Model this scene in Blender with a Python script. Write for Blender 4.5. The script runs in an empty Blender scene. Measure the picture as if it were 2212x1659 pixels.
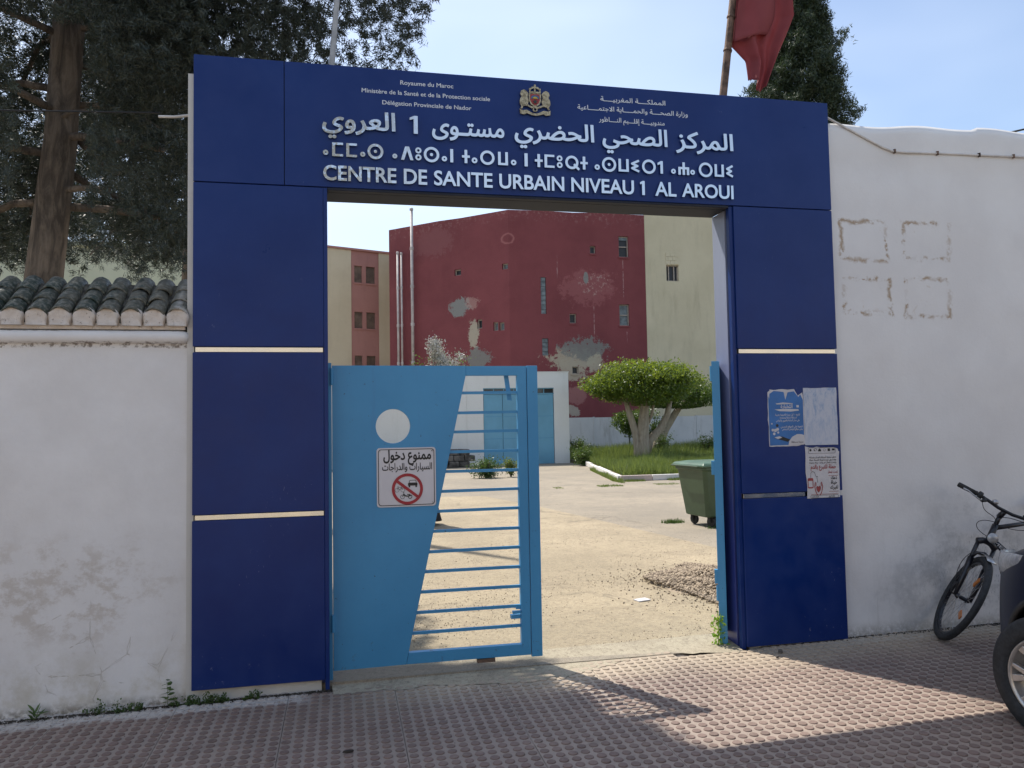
import bpy, bmesh, math, random
import numpy as np
from mathutils import Vector, Matrix
from mathutils.geometry import delaunay_2d_cdt
R = math.radians
random.seed(7); rng = np.random.default_rng(7)
sc = bpy.context.scene
COL = sc.collection

# ------------------------------------------------------------------ camera
cam = bpy.data.objects.new('camera', bpy.data.cameras.new('camera')); COL.objects.link(cam)
YAW, PITCH, ROLL = 0.2133, 0.0523, -0.0176
cy, sy, cp, sp = math.cos(YAW), math.sin(YAW), math.cos(PITCH), math.sin(PITCH)
Fv = Vector((sy*cp, cy*cp, sp)); Rv = Vector((cy, -sy, 0)); Uv = Rv.cross(Fv)
cr, sr = math.cos(ROLL), math.sin(ROLL)
R2 = cr*Rv + sr*Uv; U2 = -sr*Rv + cr*Uv
cam.matrix_world = Matrix(((R2.x, U2.x, -Fv.x, 0), (R2.y, U2.y, -Fv.y, -5.1268), (R2.z, U2.z, -Fv.z, 1.6), (0, 0, 0, 1)))
cam.data.sensor_width = 36; cam.data.lens = 1698.9/2212*36
cam.data.clip_start = 0.05; cam.data.clip_end = 2000
sc.camera = cam

# ------------------------------------------------------------------ light
SUN = Vector((-0.35, 0.54, 1.0)).normalized()
sun_el = math.asin(SUN.z); sun_az = math.atan2(SUN.x, SUN.y)
world = bpy.data.worlds.new('World'); sc.world = world; world.use_nodes = True
nt = world.node_tree; bg = nt.nodes['Background']
sky = nt.nodes.new('ShaderNodeTexSky'); sky.sky_type = 'NISHITA'; sky.sun_disc = False
sky.sun_elevation = sun_el; sky.sun_rotation = sun_az
sky.air_density = 1.0; sky.dust_density = 1.3; sky.ozone_density = 1.5
tc = nt.nodes.new('ShaderNodeTexCoord')
mp = nt.nodes.new('ShaderNodeMapping'); mp.inputs['Scale'].default_value = (1.0, 1.0, 2.6)
nz = nt.nodes.new('ShaderNodeTexNoise'); nz.inputs['Scale'].default_value = 2.3; nz.inputs['Detail'].default_value = 3; nz.inputs['Roughness'].default_value = 0.45; nz.inputs['Distortion'].default_value = 0.4
rp = nt.nodes.new('ShaderNodeMapRange'); rp.inputs[1].default_value = 0.3; rp.inputs[2].default_value = 0.9; rp.inputs[3].default_value = 0.05; rp.inputs[4].default_value = 0.3
mx = nt.nodes.new('ShaderNodeMix'); mx.data_type = 'RGBA'; mx.inputs[7].default_value = (9.0, 9.4, 9.8, 1)
nt.links.new(tc.outputs['Generated'], mp.inputs[0]); nt.links.new(mp.outputs[0], nz.inputs['Vector'])
nt.links.new(nz.outputs[0], rp.inputs[0]); nt.links.new(rp.outputs[0], mx.inputs[0])
nt.links.new(sky.outputs[0], mx.inputs[6]); nt.links.new(mx.outputs[2], bg.inputs[0])
bg.inputs[1].default_value = 0.12
sl = bpy.data.lights.new('sun', 'SUN'); sl.energy = 3.7; sl.angle = R(0.53); sl.color = (1.0, 0.94, 0.84)
so = bpy.data.objects.new('sun', sl); COL.objects.link(so); so.rotation_euler = SUN.to_track_quat('Z', 'Y').to_euler(); so.location = SUN*60
sc.view_settings.view_transform = 'Standard'; sc.view_settings.look = 'None'; sc.view_settings.gamma = 1
sc.view_settings.use_curve_mapping = False; sc.view_settings.exposure = 0.74
sc.render.engine = 'CYCLES'
sc.cycles.max_bounces = 8; sc.cycles.diffuse_bounces = 4

# ------------------------------------------------------------------ object helpers
def tag(o, label=None, cat=None, group=None, kind=None):
    if label: o['label'] = label
    if cat: o['category'] = cat
    if group: o['group'] = group
    if kind: o['kind'] = kind
    return o
def empty(name, loc=(0, 0, 0), rz=0.0, label=None, cat=None, group=None):
    o = bpy.data.objects.new(name, None); COL.objects.link(o); o.location = loc; o.rotation_euler = (0, 0, rz)
    o.empty_display_size = 0.1
    return tag(o, label, cat, group)
def link(name, me, mats, parent=None, smooth=False, bevel=0):
    o = bpy.data.objects.new(name, me); COL.objects.link(o)
    if not isinstance(mats, (list, tuple)): mats = [mats]
    if not len(me.materials):
        for m in mats: me.materials.append(m)
    if parent is not None: o.parent = parent
    if smooth and len(me.polygons): me.polygons.foreach_set('use_smooth', [True]*len(me.polygons))
    if bevel:
        b = o.modifiers.new('bevel', 'BEVEL'); b.width = bevel; b.segments = 2; b.limit_method = 'ANGLE'; b.angle_limit = R(40)
    return o
def fast_mesh(name, V, T, n=3):
    """V (nv,3), T (nf,n) numpy -> mesh"""
    me = bpy.data.meshes.new(name); V = np.asarray(V, np.float32); T = np.asarray(T, np.int32)
    me.vertices.add(len(V)); me.vertices.foreach_set('co', V.ravel())
    me.loops.add(T.size); me.loops.foreach_set('vertex_index', T.ravel())
    me.polygons.add(len(T)); me.polygons.foreach_set('loop_start', np.arange(0, T.size, n, dtype=np.int32)); me.polygons.foreach_set('loop_total', np.full(len(T), n, np.int32))
    me.update(calc_edges=True); return me
class MB:
    def __init__(s): s.v = []; s.f = []
    def box(s, x0, x1, y0, y1, z0, z1):
        b = len(s.v)
        s.v += [(x0, y0, z0), (x1, y0, z0), (x1, y1, z0), (x0, y1, z0), (x0, y0, z1), (x1, y0, z1), (x1, y1, z1), (x0, y1, z1)]
        s.f += [[b+i for i in q] for q in ((0, 3, 2, 1), (4, 5, 6, 7), (0, 1, 5, 4), (1, 2, 6, 5), (2, 3, 7, 6), (3, 0, 4, 7))]
        return s
    def obox(s, c, ax, ay, az):
        """oriented box: centre, three half-axis vectors"""
        c, ax, ay, az = map(Vector, (c, ax, ay, az)); b = len(s.v)
        for k in (-1, 1):
            for i, j in ((-1, -1), (1, -1), (1, 1), (-1, 1)): s.v.append(tuple(c+i*ax+j*ay+k*az))
        s.f += [[b+i for i in q] for q in ((0, 3, 2, 1), (4, 5, 6, 7), (0, 1, 5, 4), (1, 2, 6, 5), (2, 3, 7, 6), (3, 0, 4, 7))]
        return s
    def tube(s, pts, r, n=8, cap=True):
        pts = [Vector(p) for p in pts]; rs = r if isinstance(r, (list, tuple)) else [r]*len(pts); b = len(s.v); up = None
        for i, p in enumerate(pts):
            d = (pts[min(i+1, len(pts)-1)]-pts[max(i-1, 0)]).normalized()
            if up is None:
                up = d.orthogonal().normalized()
            else:
                up = (up-d*up.dot(d)).normalized()
            w = d.cross(up)
            for k in range(n):
                a = 2*math.pi*k/n; s.v.append(tuple(p+(up*math.cos(a)+w*math.sin(a))*rs[i]))
        for i in range(len(pts)-1):
            for k in range(n):
                s.f.append([b+i*n+k, b+i*n+(k+1) % n, b+(i+1)*n+(k+1) % n, b+(i+1)*n+k])
        if cap: s.f.append([b+k for k in range(n)][::-1]); s.f.append([b+(len(pts)-1)*n+k for k in range(n)])
        return s
    def lathe(s, prof, n, c, ax, u=None):
        """prof: list of (radius, height along axis)"""
        c = Vector(c); ax = Vector(ax).normalized(); u = (Vector(u) if u else ax.orthogonal()).normalized(); w = ax.cross(u); b = len(s.v)
        for r, h in prof:
            for k in range(n):
                a = 2*math.pi*k/n; s.v.append(tuple(c+ax*h+(u*math.cos(a)+w*math.sin(a))*r))
        for i in range(len(prof)-1):
            for k in range(n): s.f.append([b+i*n+k, b+i*n+(k+1) % n, b+(i+1)*n+(k+1) % n, b+(i+1)*n+k])
        s.f.append([b+k for k in range(n)][::-1]); s.f.append([b+(len(prof)-1)*n+k for k in range(n)])
        return s
    def poly(s, pts): b = len(s.v); s.v += [tuple(p) for p in pts]; s.f.append(list(range(b, b+len(pts)))); return s
    def mesh(s, name='m'):
        me = bpy.data.meshes.new(name); me.from_pydata(s.v, [], s.f); me.update(); return me
    def build(s, name, mats, parent=None, smooth=False, bevel=0): return link(name, s.mesh(name), mats, parent, smooth, bevel)
def box(name, m, b, parent=None, bevel=0): return MB().box(*b).build(name, m, parent, bevel=bevel)
def autosmooth(o, a=35):
    me = o.data; me.polygons.foreach_set('use_smooth', [True]*len(me.polygons))
    try: me.set_sharp_from_angle(angle=R(a))
    except Exception: pass
    return o

# ------------------------------------------------------------------ node helpers
class N:
    """a float socket with arithmetic"""
    def __init__(s, nt, sock): s.nt = nt; s.s = sock
    def _m(s, op, *o):
        n = s.nt.nodes.new('ShaderNodeMath'); n.operation = op
        for i, x in enumerate((s,)+o):
            if isinstance(x, N): s.nt.links.new(x.s, n.inputs[i])
            else: n.inputs[i].default_value = x
        return N(s.nt, n.outputs[0])
    def __add__(s, o): return s._m('ADD', o)
    def __sub__(s, o): return s._m('SUBTRACT', o)
    def __mul__(s, o): return s._m('MULTIPLY', o)
    def __truediv__(s, o): return s._m('DIVIDE', o)
    def mn(s, o): return s._m('MINIMUM', o)
    def mx(s, o): return s._m('MAXIMUM', o)
    def ab(s): return s._m('ABSOLUTE')
    def pw(s, o): return s._m('POWER', o)
    def sqrt(s): return s._m('SQRT')
    def inv(s): return s*(-1.0)+1.0
    def fract(s): return s._m('FRACT')
    def step(s, lo, hi, a=0.0, b=1.0):
        n = s.nt.nodes.new('ShaderNodeMapRange'); n.interpolation_type = 'SMOOTHSTEP'
        s.nt.links.new(s.s, n.inputs[0]); n.inputs[1].default_value = lo; n.inputs[2].default_value = hi; n.inputs[3].default_value = a; n.inputs[4].default_value = b
        return N(s.nt, n.outputs[0])
class Mat:
    def __init__(s, name, rough=0.8, metal=0.0, spec=0.5):
        s.m = bpy.data.materials.new(name); s.m.use_nodes = True; s.nt = s.m.node_tree; s.b = s.nt.nodes['Principled BSDF']
        s.b.inputs['Roughness'].default_value = rough; s.b.inputs['Metallic'].default_value = metal; s.b.inputs['Specular IOR Level'].default_value = spec
        g = s.nt.nodes.new('ShaderNodeNewGeometry'); s.geo = g
        x = s.nt.nodes.new('ShaderNodeSeparateXYZ'); s.nt.links.new(g.outputs['Position'], x.inputs[0])
        s.P = g.outputs['Position']; s.x, s.y, s.z = (N(s.nt, x.outputs[i]) for i in range(3))
    def local(s):
        t = s.nt.nodes.new('ShaderNodeTexCoord'); s.P = t.outputs['Object']
        x = s.nt.nodes.new('ShaderNodeSeparateXYZ'); s.nt.links.new(s.P, x.inputs[0]); s.x, s.y, s.z = (N(s.nt, x.outputs[i]) for i in range(3)); return s
    def noise(s, scale, detail=5, rough=0.6, sxyz=None, dist=0.0):
        n = s.nt.nodes.new('ShaderNodeTexNoise'); n.inputs['Scale'].default_value = scale; n.inputs['Detail'].default_value = detail; n.inputs['Roughness'].default_value = rough; n.inputs['Distortion'].default_value = dist
        src = s.P
        if sxyz:
            mp = s.nt.nodes.new('ShaderNodeMapping'); mp.inputs['Scale'].default_value = sxyz; s.nt.links.new(src, mp.inputs[0]); src = mp.outputs[0]
        s.nt.links.new(src, n.inputs['Vector']); return N(s.nt, n.outputs[0])
    def voro(s, scale, feature='F1'):
        n = s.nt.nodes.new('ShaderNodeTexVoronoi'); n.feature = feature; n.inputs['Scale'].default_value = scale
        s.nt.links.new(s.P, n.inputs['Vector']); return N(s.nt, n.outputs['Distance'])
    def rnd(s, island=False):
        if island: return N(s.nt, s.geo.outputs['Random Per Island'])
        n = s.nt.nodes.new('ShaderNodeObjectInfo'); return N(s.nt, n.outputs['Random'])
    def mix(s, f, a, b):
        n = s.nt.nodes.new('ShaderNodeMix'); n.data_type = 'RGBA'
        if isinstance(f, N): s.nt.links.new(f.s, n.inputs[0])
        else: n.inputs[0].default_value = f
        for i, c in ((6, a), (7, b)):
            if isinstance(c, tuple): n.inputs[i].default_value = (*c, 1)
            else: s.nt.links.new(c, n.inputs[i])
        return n.outputs[2]
    def col(s, c):
        if isinstance(c, tuple): s.b.inputs['Base Color'].default_value = (*c, 1)
        else: s.nt.links.new(c, s.b.inputs['Base Color'])
        return s
    def rough(s, f): s.nt.links.new(f.s, s.b.inputs['Roughness']); return s
    def bump(s, f, strength=0.3, dist=0.01):
        n = s.nt.nodes.new('ShaderNodeBump'); n.inputs['Strength'].default_value = strength; n.inputs['Distance'].default_value = dist
        s.nt.links.new(f.s, n.inputs['Height']); s.nt.links.new(n.outputs[0], s.b.inputs['Normal']); return s
    def ell(s, cx, cz, rx, rz, wob=None, k=0.6, soft=0.06, u=None):
        """mask of an irregular ellipse in X/Z; wob: noise 0..1"""
        u = u or s.x
        a = (u-cx)/rx; b = (s.z-cz)/rz; d = (a*a+b*b).sqrt()
        if wob is not None: d = d+(wob-0.5)*k*2
        return d.step(1.0-soft, 1.0+soft, 1.0, 0.0)
    def translucent(s, colsock, f):
        t = s.nt.nodes.new('ShaderNodeBsdfTranslucent'); mxs = s.nt.nodes.new('ShaderNodeMixShader'); out = s.nt.nodes['Material Output']
        if isinstance(colsock, tuple): t.inputs[0].default_value = (*colsock, 1)
        else: s.nt.links.new(colsock, t.inputs[0])
        mxs.inputs[0].default_value = f; s.nt.links.new(s.b.outputs[0], mxs.inputs[1]); s.nt.links.new(t.outputs[0], mxs.inputs[2]); s.nt.links.new(mxs.outputs[0], out.inputs[0]); return s
def plain(name, c, rough=0.6, metal=0.0, var=0.08, scale=12, bump=0.0, bscale=80):
    M = Mat(name, rough, metal); n = M.noise(scale, 6)
    d = tuple(max(0, v*(1-var*2)) for v in c); e = tuple(min(1, v*(1+var)) for v in c)
    M.col(M.mix(n.step(0.3, 0.7), d, e))
    if bump: M.bump(M.noise(bscale, 4), bump, 0.004)
    return M.m

# ---- materials
def m_white_wall_left():
    M = Mat('white_wall_paint_left', 0.85); n = M.noise(2.2, 8, 0.65); f = M.noise(26, 6, 0.7); st = M.noise(7, 8, 0.75, (1, 1, 1.3))
    c = M.mix(n.step(0.3, 0.75), (0.66, 0.65, 0.64), (0.74, 0.735, 0.73))
    band = M.ell(-1.62, 0.62, 0.5, 0.3, n, 0.9, 0.5)*st.step(0.47, 0.62)                    # brown scuffed bloom
    c = M.mix(band*0.5, c, (0.42, 0.36, 0.29))
    low = M.z.step(0.05, 0.45, 1.0, 0.0)*M.noise(5, 7, 0.7).step(0.42, 0.68)
    c = M.mix(low*0.6, c, (0.46, 0.42, 0.33))
    foot = (M.z-(M.x*0.012)).step(-0.03, 0.05, 1.0, 0.0)*f.step(0.35, 0.6)
    c = M.mix(foot*0.85, c, (0.16, 0.14, 0.11))
    cr = M.voro(3.1, 'DISTANCE_TO_EDGE')+(M.noise(9, 5)-0.5)*0.12
    crk = cr.ab().step(0.0, 0.006, 1.0, 0.0)*M.z.step(0.3, 1.0, 1.0, 0.0)*M.noise(1.7, 3).step(0.5, 0.6)
    c = M.mix(crk*0.5, c, (0.36, 0.31, 0.25))
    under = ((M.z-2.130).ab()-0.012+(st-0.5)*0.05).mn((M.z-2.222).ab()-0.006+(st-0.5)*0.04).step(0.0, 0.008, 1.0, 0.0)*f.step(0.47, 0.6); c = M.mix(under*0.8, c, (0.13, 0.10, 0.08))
    edge = M.x.step(-1.0, -0.92)*M.noise(4, 6).step(0.45, 0.65)*M.z.step(0.0, 1.2, 1.0, 0.25); c = M.mix(edge*0.35, c, (0.40, 0.33, 0.24))
    M.col(c); M.bump(M.noise(14, 9, 0.7)*0.6+M.noise(60, 4)*0.25-crk*0.5+st*0.5, 0.55, 0.008); return M.m
def m_white_wall_right():
    M = Mat('white_wall_paint_right', 0.85); n = M.noise(1.6, 8, 0.6); f = M.noise(30, 6, 0.7); w = M.noise(9, 6, 0.7)
    c = M.mix(n.step(0.3, 0.75), (0.67, 0.655, 0.645), (0.74, 0.73, 0.72))
    dirt = M.ell(4.75, 0.42, 0.75, 0.5, n, 0.8, 0.6)*M.noise(4.5, 8, 0.75).step(0.4, 0.65)
    c = M.mix(dirt*0.55, c, (0.27, 0.27, 0.27))
    scr = M.noise(20, 3, 0.5, (6, 1, 1.2)).step(0.62, 0.68)*M.ell(4.9, 0.4, 0.55, 0.28, n, 0.7, 0.3); c = M.mix(scr*0.7, c, (0.12, 0.12, 0.13))
    foot = M.z.step(0.02, 0.13, 1.0, 0.0)*f.step(0.3, 0.6); c = M.mix(foot*0.7, c, (0.25, 0.23, 0.20))
    stv = M.noise(8, 6, 0.6, (3, 1, 0.15)).step(0.55, 0.75)*M.z.step(0.1, 0.9, 1.0, 0.0); c = M.mix(stv*0.35, c, (0.40, 0.39, 0.37))
    # glue left behind by four removed notices
    for (x0, x1, z0, z1, thr) in ((3.66, 4.05, 2.80, 3.09, 0.56), (4.20, 4.61, 2.82, 3.09, 0.59), (3.67, 4.06, 2.40, 2.65, 0.60), (4.20, 4.59, 2.37, 2.66, 0.58)):
        mxx, mzz = (x0+x1)/2, (z0+z1)/2; hx, hz = (x1-x0)/2, (z1-z0)/2
        dx = ((M.x-mxx).ab()-hx+(w-0.5)*0.11); dz = ((M.z-mzz).ab()-hz+(w-0.5)*0.11)
        ring = dx.mx(dz).ab().step(0.0, 0.026, 1.0, 0.0)*M.noise(3.4, 3).step(.42, .52, .4, 1.0)
        g = ring*M.noise(13, 7, 0.75).step(thr-0.11, thr-0.05); c = M.mix(g*0.9, c, (0.34, 0.235, 0.135))
        g2 = ring*M.noise(21, 6, 0.7).step(0.52, 0.56); c = M.mix(g2*0.35, c, (0.50, 0.47, 0.44))
        inside = dx.mx(dz).step(-0.03, 0.0, 1.0, 0.0)*M.noise(9, 8, 0.8, None, 1.5).step(0.60, 0.64); c = M.mix(inside*0.5, c, (0.52, 0.45, 0.36))
    M.col(c); M.bump(M.noise(10, 9, 0.7)*0.7+M.noise(55, 4)*0.3+M.noise(2.2, 3)*1.2, 0.45, 0.008); return M.m
def m_blue_panel():
    M = Mat('blue_composite_panel', 0.34, 0.0, 0.3); n = M.noise(1.5, 4); sc_ = M.noise(9, 4, 0.6, (3.5, 1, 1), 2.0); dust = M.noise(22, 8, 0.8)
    c = M.mix(n.step(0.3, 0.7), (0.0024, 0.020, 0.128), (0.003, 0.025, 0.15))
    low = M.z.step(0.0, 0.55, 1.0, 0.0)*dust.step(0.60, 0.66); c = M.mix(low*M.noise(3.5, 3).step(.5, .62)*0.7, c, (0.45, 0.45, 0.5))
    fine = M.noise(40, 3, 0.5, (2.2, 1, 0.8), 1.2).step(0.70, 0.72)*M.z.step(0.2, 3.0, 1.0, 0.25); c = M.mix(fine*M.noise(1.8, 3).step(.52, .64)*0.55, c, (0.4, 0.42, 0.5))
    film = M.noise(3, 7, 0.7).step(0.3, 0.8); c = M.mix(film*0.02, c, (0.35, 0.42, 0.5))
    M.col(c); M.rough(M.noise(6, 5).step(0.2, 0.8, 0.26, 0.46)); M.bump(M.noise(0.9, 2), 0.06, 0.05); return M.m
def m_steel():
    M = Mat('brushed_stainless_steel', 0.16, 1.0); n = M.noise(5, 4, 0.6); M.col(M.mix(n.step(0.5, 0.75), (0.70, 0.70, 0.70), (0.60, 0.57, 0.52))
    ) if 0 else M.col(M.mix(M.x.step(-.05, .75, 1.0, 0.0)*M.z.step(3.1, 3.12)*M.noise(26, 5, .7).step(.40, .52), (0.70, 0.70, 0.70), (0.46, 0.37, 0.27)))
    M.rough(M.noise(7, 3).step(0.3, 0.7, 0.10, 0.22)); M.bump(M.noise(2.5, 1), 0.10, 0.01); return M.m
def m_gate():
    M = Mat('sky_blue_gate_paint', 0.42); n = M.noise(1.3, 5); st = M.noise(7, 6, 0.6, (2.5, 2.5, 0.3))
    c = M.mix(n.step(0.3, 0.7), (0.043, 0.235, 0.445), (0.055, 0.275, 0.505))
    c = M.mix(st.step(0.55, 0.75)*0.25, c, (0.05, 0.17, 0.36))
    ch = M.noise(38, 4, 0.6).step(0.69, 0.71); c = M.mix(ch*0.8, c, (0.03, 0.03, 0.035))
    ru = M.noise(12, 8, 0.8).step(0.6, 0.66)*M.z.step(0.1, 0.35, 1.0, 0.0); c = M.mix(ru*0.8, c, (0.06, 0.04, 0.03))
    M.col(c); M.bump(M.noise(3, 5)*1.0+M.noise(40, 3)*0.05, 0.25, 0.01); return M.m
def m_stud(base, isl):
    M = Mat('pavement_stud' if isl else 'pavement_slab', 0.78); n = M.noise(1.1, 7, 0.65); f = M.noise(40, 6, 0.7); g = M.noise(170, 3)
    if isl:
        r = M.rnd(True)
        c = M.mix(r, tuple(v*0.84 for v in base), tuple(v*1.12 for v in base))
    else: c = M.mix(M.rnd(), tuple(v*0.93 for v in base), tuple(v*1.05 for v in base))
    c = M.mix(n.step(0.35, 0.75)*(0.25 if isl else 0.4), c, (0.36, 0.28, 0.215))                                    # sandy dust
    c = M.mix(f.step(0.54, 0.74)*(0.4 if isl else 0.3), c, (0.36, 0.30, 0.24))
    c = M.mix(M.noise(85, 4).step(0.68, 0.74)*0.7, c, (0.06, 0.05, 0.045))
    c = M.mix(M.noise(0.7, 9, 0.7).step(0.42, 0.7)*0.35, c, tuple(v*0.45 for v in base)); c = M.mix(M.noise(3.3, 8, 0.75, None, 1.0).step(0.56, 0.66)*0.4, c, tuple(v*0.5 for v in base))
    dust = (M.y+(n-0.5)*0.6).step(-0.55, -0.05); c = M.mix(dust*M.x.step(-0.2, 0.6)*0.5, c, (0.50, 0.42, 0.30))
    pa = (M.y+(M.noise(2.2, 6)-0.5)*0.28).step(-0.2, -0.13)*M.x.step(-0.3, -0.15, 1.0, 0.0)*f.step(0.3, 0.52)
    c = M.mix(pa*0.75, c, (0.55, 0.52, 0.48))
    pb = (M.y+(M.noise(3.2, 6)-0.5)*0.3).step(-0.16, -0.08)*M.x.step(3.2, 3.6)*f.step(0.4, 0.55); c = M.mix(pb*0.5, c, (0.42, 0.39, 0.34))
    M.col(c); M.bump(g*0.5+f*0.5, 0.5, 0.003); return M.m
def m_yard(tint, name, amt=1.0):
    M = Mat(name, 0.92); n = M.noise(0.45, 8, 0.62); f = M.noise(9, 9, 0.75); g = M.noise(70, 5, 0.7)
    c = M.mix(n.step(0.3, 0.72), tint[0], tint[1]); c = M.mix(M.noise(1.7, 8, 0.7, None, 0.8).step(0.5, 0.72)*0.55, c, tint[2])
    c = M.mix(g.step(0.55, 0.66)*0.6, c, (0.13, 0.105, 0.075)); c = M.mix(f.step(0.54, 0.68)*0.45, c, (0.17, 0.14, 0.10)); c = M.mix(M.noise(5, 8, 0.75, None, 1.2).step(0.48, 0.66)*0.5, c, tint[2]); c = M.mix(M.noise(150, 3).step(0.52, 0.62)*0.4, c, (0.55, 0.48, 0.36)); c = M.mix(M.noise(28, 8, 0.8).step(0.50, 0.62)*0.55, c, (0.14, 0.11, 0.08))
    tk = M.noise(1.1, 9, 0.75, (0.5, 2.0, 1)).step(0.5, 0.7); c = M.mix(tk*0.45, c, tint[2]); cr = (M.voro(0.35, 'DISTANCE_TO_EDGE')+(M.noise(3, 6)-0.5)*0.16).ab().step(0.0, 0.012, 1.0, 0.0)*M.noise(0.4, 3).step(0.45, 0.6); c = M.mix(cr*0.5, c, (0.12, 0.1, 0.07))
    M.col(c); M.bump(g*0.6+f*0.9, 0.7*amt, 0.012); return M.m
def m_red_building():
    M = Mat('dark_red_render', 0.9); n = M.noise(0.45, 8, 0.65); st = M.noise(1.1, 7, 0.7, (3.0, 3.0, 0.25)); w = M.noise(2.6, 12, 0.8, None, 0.4)*3.2-1.1; w2 = M.noise(5, 7, 0.7)
    c = M.mix(n.step(0.3, 0.7), (0.175, 0.042, 0.046), (0.215, 0.054, 0.058))
    c = M.mix(st.step(0.5, 0.75)*0.3, c, (0.22, 0.06, 0.06))
    c = M.mix(M.noise(9, 6, 0.7).step(0.6, 0.7)*0.2, c, (0.10, 0.02, 0.025))
    top = (M.z+(w-0.5)*1.0).step(12.5, 13.3)*w2.step(0.5, 0.62); c = M.mix(top*0.55, c, (0.34, 0.20, 0.18))
    def P(cx, cz, rx, rz, colr, k=0.6, amt=1.0, soft=0.05, wob=w):
        nonlocal c
        c = M.mix(M.ell(cx, cz, rx, rz, wob, k, soft)*w2.step(.26, .46, .45, 1.0)*amt*.9, c, colr)
    P(5.1, 12.1, 1.1, 0.75, (0.24, 0.09, 0.09), 0.5, 0.6, 0.15); P(13.3, 9.1, 1.5, 0.85, (0.30, 0.10, 0.10), 0.6, 0.75, 0.15)
    sp_ = M.ell(13.7, 9.4, 0.8, 0.6, w, 0.5, 0.3)*w2.step(0.52, 0.6); c = M.mix(sp_*0.8, c, (0.42, 0.28, 0.25))
    P(13.17, 9.62, 0.14, 0.32, (0.22, 0.23, 0.21), 0.3)
    P(6.43, 8.24, 0.52, 0.5, (0.23, 0.24, 0.22), 0.55); P(7.05, 8.4, 0.3, 0.3, (0.42, 0.26, 0.22), 0.7, 0.6)
    P(7.12, 6.65, 0.26, 0.75, (0.42, 0.37, 0.28), 0.5); P(7.28, 5.3, 0.6, 0.5, (0.20, 0.20, 0.18), 0.6)
    P(12.4, 5.15, 1.5, 0.55, (0.43, 0.37, 0.27), 0.7); P(13.0, 5.6, 1.15, 0.62, (0.20, 0.20, 0.18), 0.75); P(12.3, 4.6, 0.8, 0.6, (0.42, 0.36, 0.27), 0.8); P(13.6, 4.9, 0.45, 0.5, (0.43, 0.38, 0.28), 0.5)
    P(12.5, 3.15, 0.55, 0.5, (0.40, 0.20, 0.18), 0.7, 0.6, 0.1, w2); P(12.25, 2.3, 0.4, 0.3, (0.40, 0.36, 0.29), 0.6)
    a = (M.x-8.83)/0.3; b = (M.z-11.7)/0.26; rg = ((a*a+b*b).sqrt()+(w2-0.5)*0.5-1.0).ab().step(0.05, 0.28, 1.0, 0.0); c = M.mix(rg*0.6, c, (0.38, 0.15, 0.14))
    for (cx, z0, z1) in ((15.35, 8.3, 10.8), (11.55, 9.5, 11.0), (15.5, 6.0, 6.9), (13.6, 5.9, 8.1)):
        dr = (M.x-cx+(w2-0.5)*0.06).ab().step(0.0, 0.035, 1.0, 0.0)*M.z.step(z0, z0+0.5)*M.z.step(z1-0.1, z1, 1.0, 0.0)*M.noise(3, 5).step(0.42, 0.55); c = M.mix(dr*0.6, c, (0.5, 0.36, 0.34))
    M.col(c); M.bump(w2*0.6+M.noise(14, 6, 0.7)*0.5, 0.6, 0.03); return M.m
def m_render(name, a, b, stain, zs=0.3):
    M = Mat(name, 0.9); n = M.noise(0.5, 8, 0.65); st = M.noise(0.9, 8, 0.7, (2.0, 2.0, 0.35))
    c = M.mix(n.step(0.3, 0.7), a, b); c = M.mix(st.step(0.5, 0.75)*zs, c, stain); c = M.mix(M.noise(7, 6, 0.7).step(0.6, 0.72)*0.15, c, stain)
    M.col(c); M.bump(M.noise(9, 7, 0.7), 0.5, 0.02); return M.m
def m_leaf(name, a, b, tr, f, rough=0.5):
    M = Mat(name, rough); r = M.rnd(True); n = M.noise(1.2, 3)
    c = M.mix((r*0.6+n*0.55).step(0.15, 0.95), a, b); M.col(c); t = M.mix(r, tuple(v*0.8 for v in tr), tr); M.translucent(t, f); return M.m
def m_bark(name, a, b, sc_=1.0):
    M = Mat(name, 0.9); n = M.noise(9*sc_, 8, 0.7, (1, 1, 0.22), 0.6); v = M.noise(3*sc_, 5)
    c = M.mix(n.step(0.35, 0.65), a, b); c = M.mix(v.step(0.55, 0.7)*0.4, c, tuple(x*0.5 for x in a)); M.col(c); M.bump(n, 1.0, 0.05/sc_); return M.m
def m_tile():
    M = Mat('green_glazed_clay', 0.5); r = M.rnd(); n = M.noise(16, 8, 0.75); g = M.noise(45, 5, 0.7)
    c = M.mix(r.step(0.2, 0.8), (0.018, 0.036, 0.027), (0.05, 0.058, 0.045))
    c = M.mix((n+M.x*0.22+0.3).step(0.36, 0.62)*0.9, c, (0.12, 0.11, 0.085)); c = M.mix(g.step(0.46, 0.60)*0.75, c, (0.22, 0.215, 0.18)); c = M.mix(M.noise(90, 4).step(0.55, 0.62)*0.6, c, (0.03, 0.03, 0.024))
    ends = M.x.step(-1.02, -0.98)*n.step(0.42, 0.52)*(M.y+0.35).step(0.0, 0.6, 1.0, 0.3); c = M.mix(ends*0.8, c, (0.6, 0.58, 0.55))
    M.col(c); M.rough(n.step(0.3, 0.7, 0.35, 0.9)); M.bump(g*0.6+n*0.8, 0.7, 0.006); return M.m
def m_mortar():
    M = Mat('whitewashed_mortar', 0.9); n = M.noise(14, 8, 0.75); g = M.noise(60, 5, 0.7)
    c = M.mix(n.step(0.35, 0.7), (0.66, 0.60, 0.54), (0.55, 0.48, 0.41)); c = M.mix(M.noise(24, 8, 0.8).step(0.58, 0.63)*0.8, c, (0.20, 0.15, 0.11))
    c = M.mix(g.step(0.66, 0.70)*0.9, c, (0.05, 0.04, 0.035)); M.col(c); M.bump(n+g*0.4, 0.8, 0.01); return M.m
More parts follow.
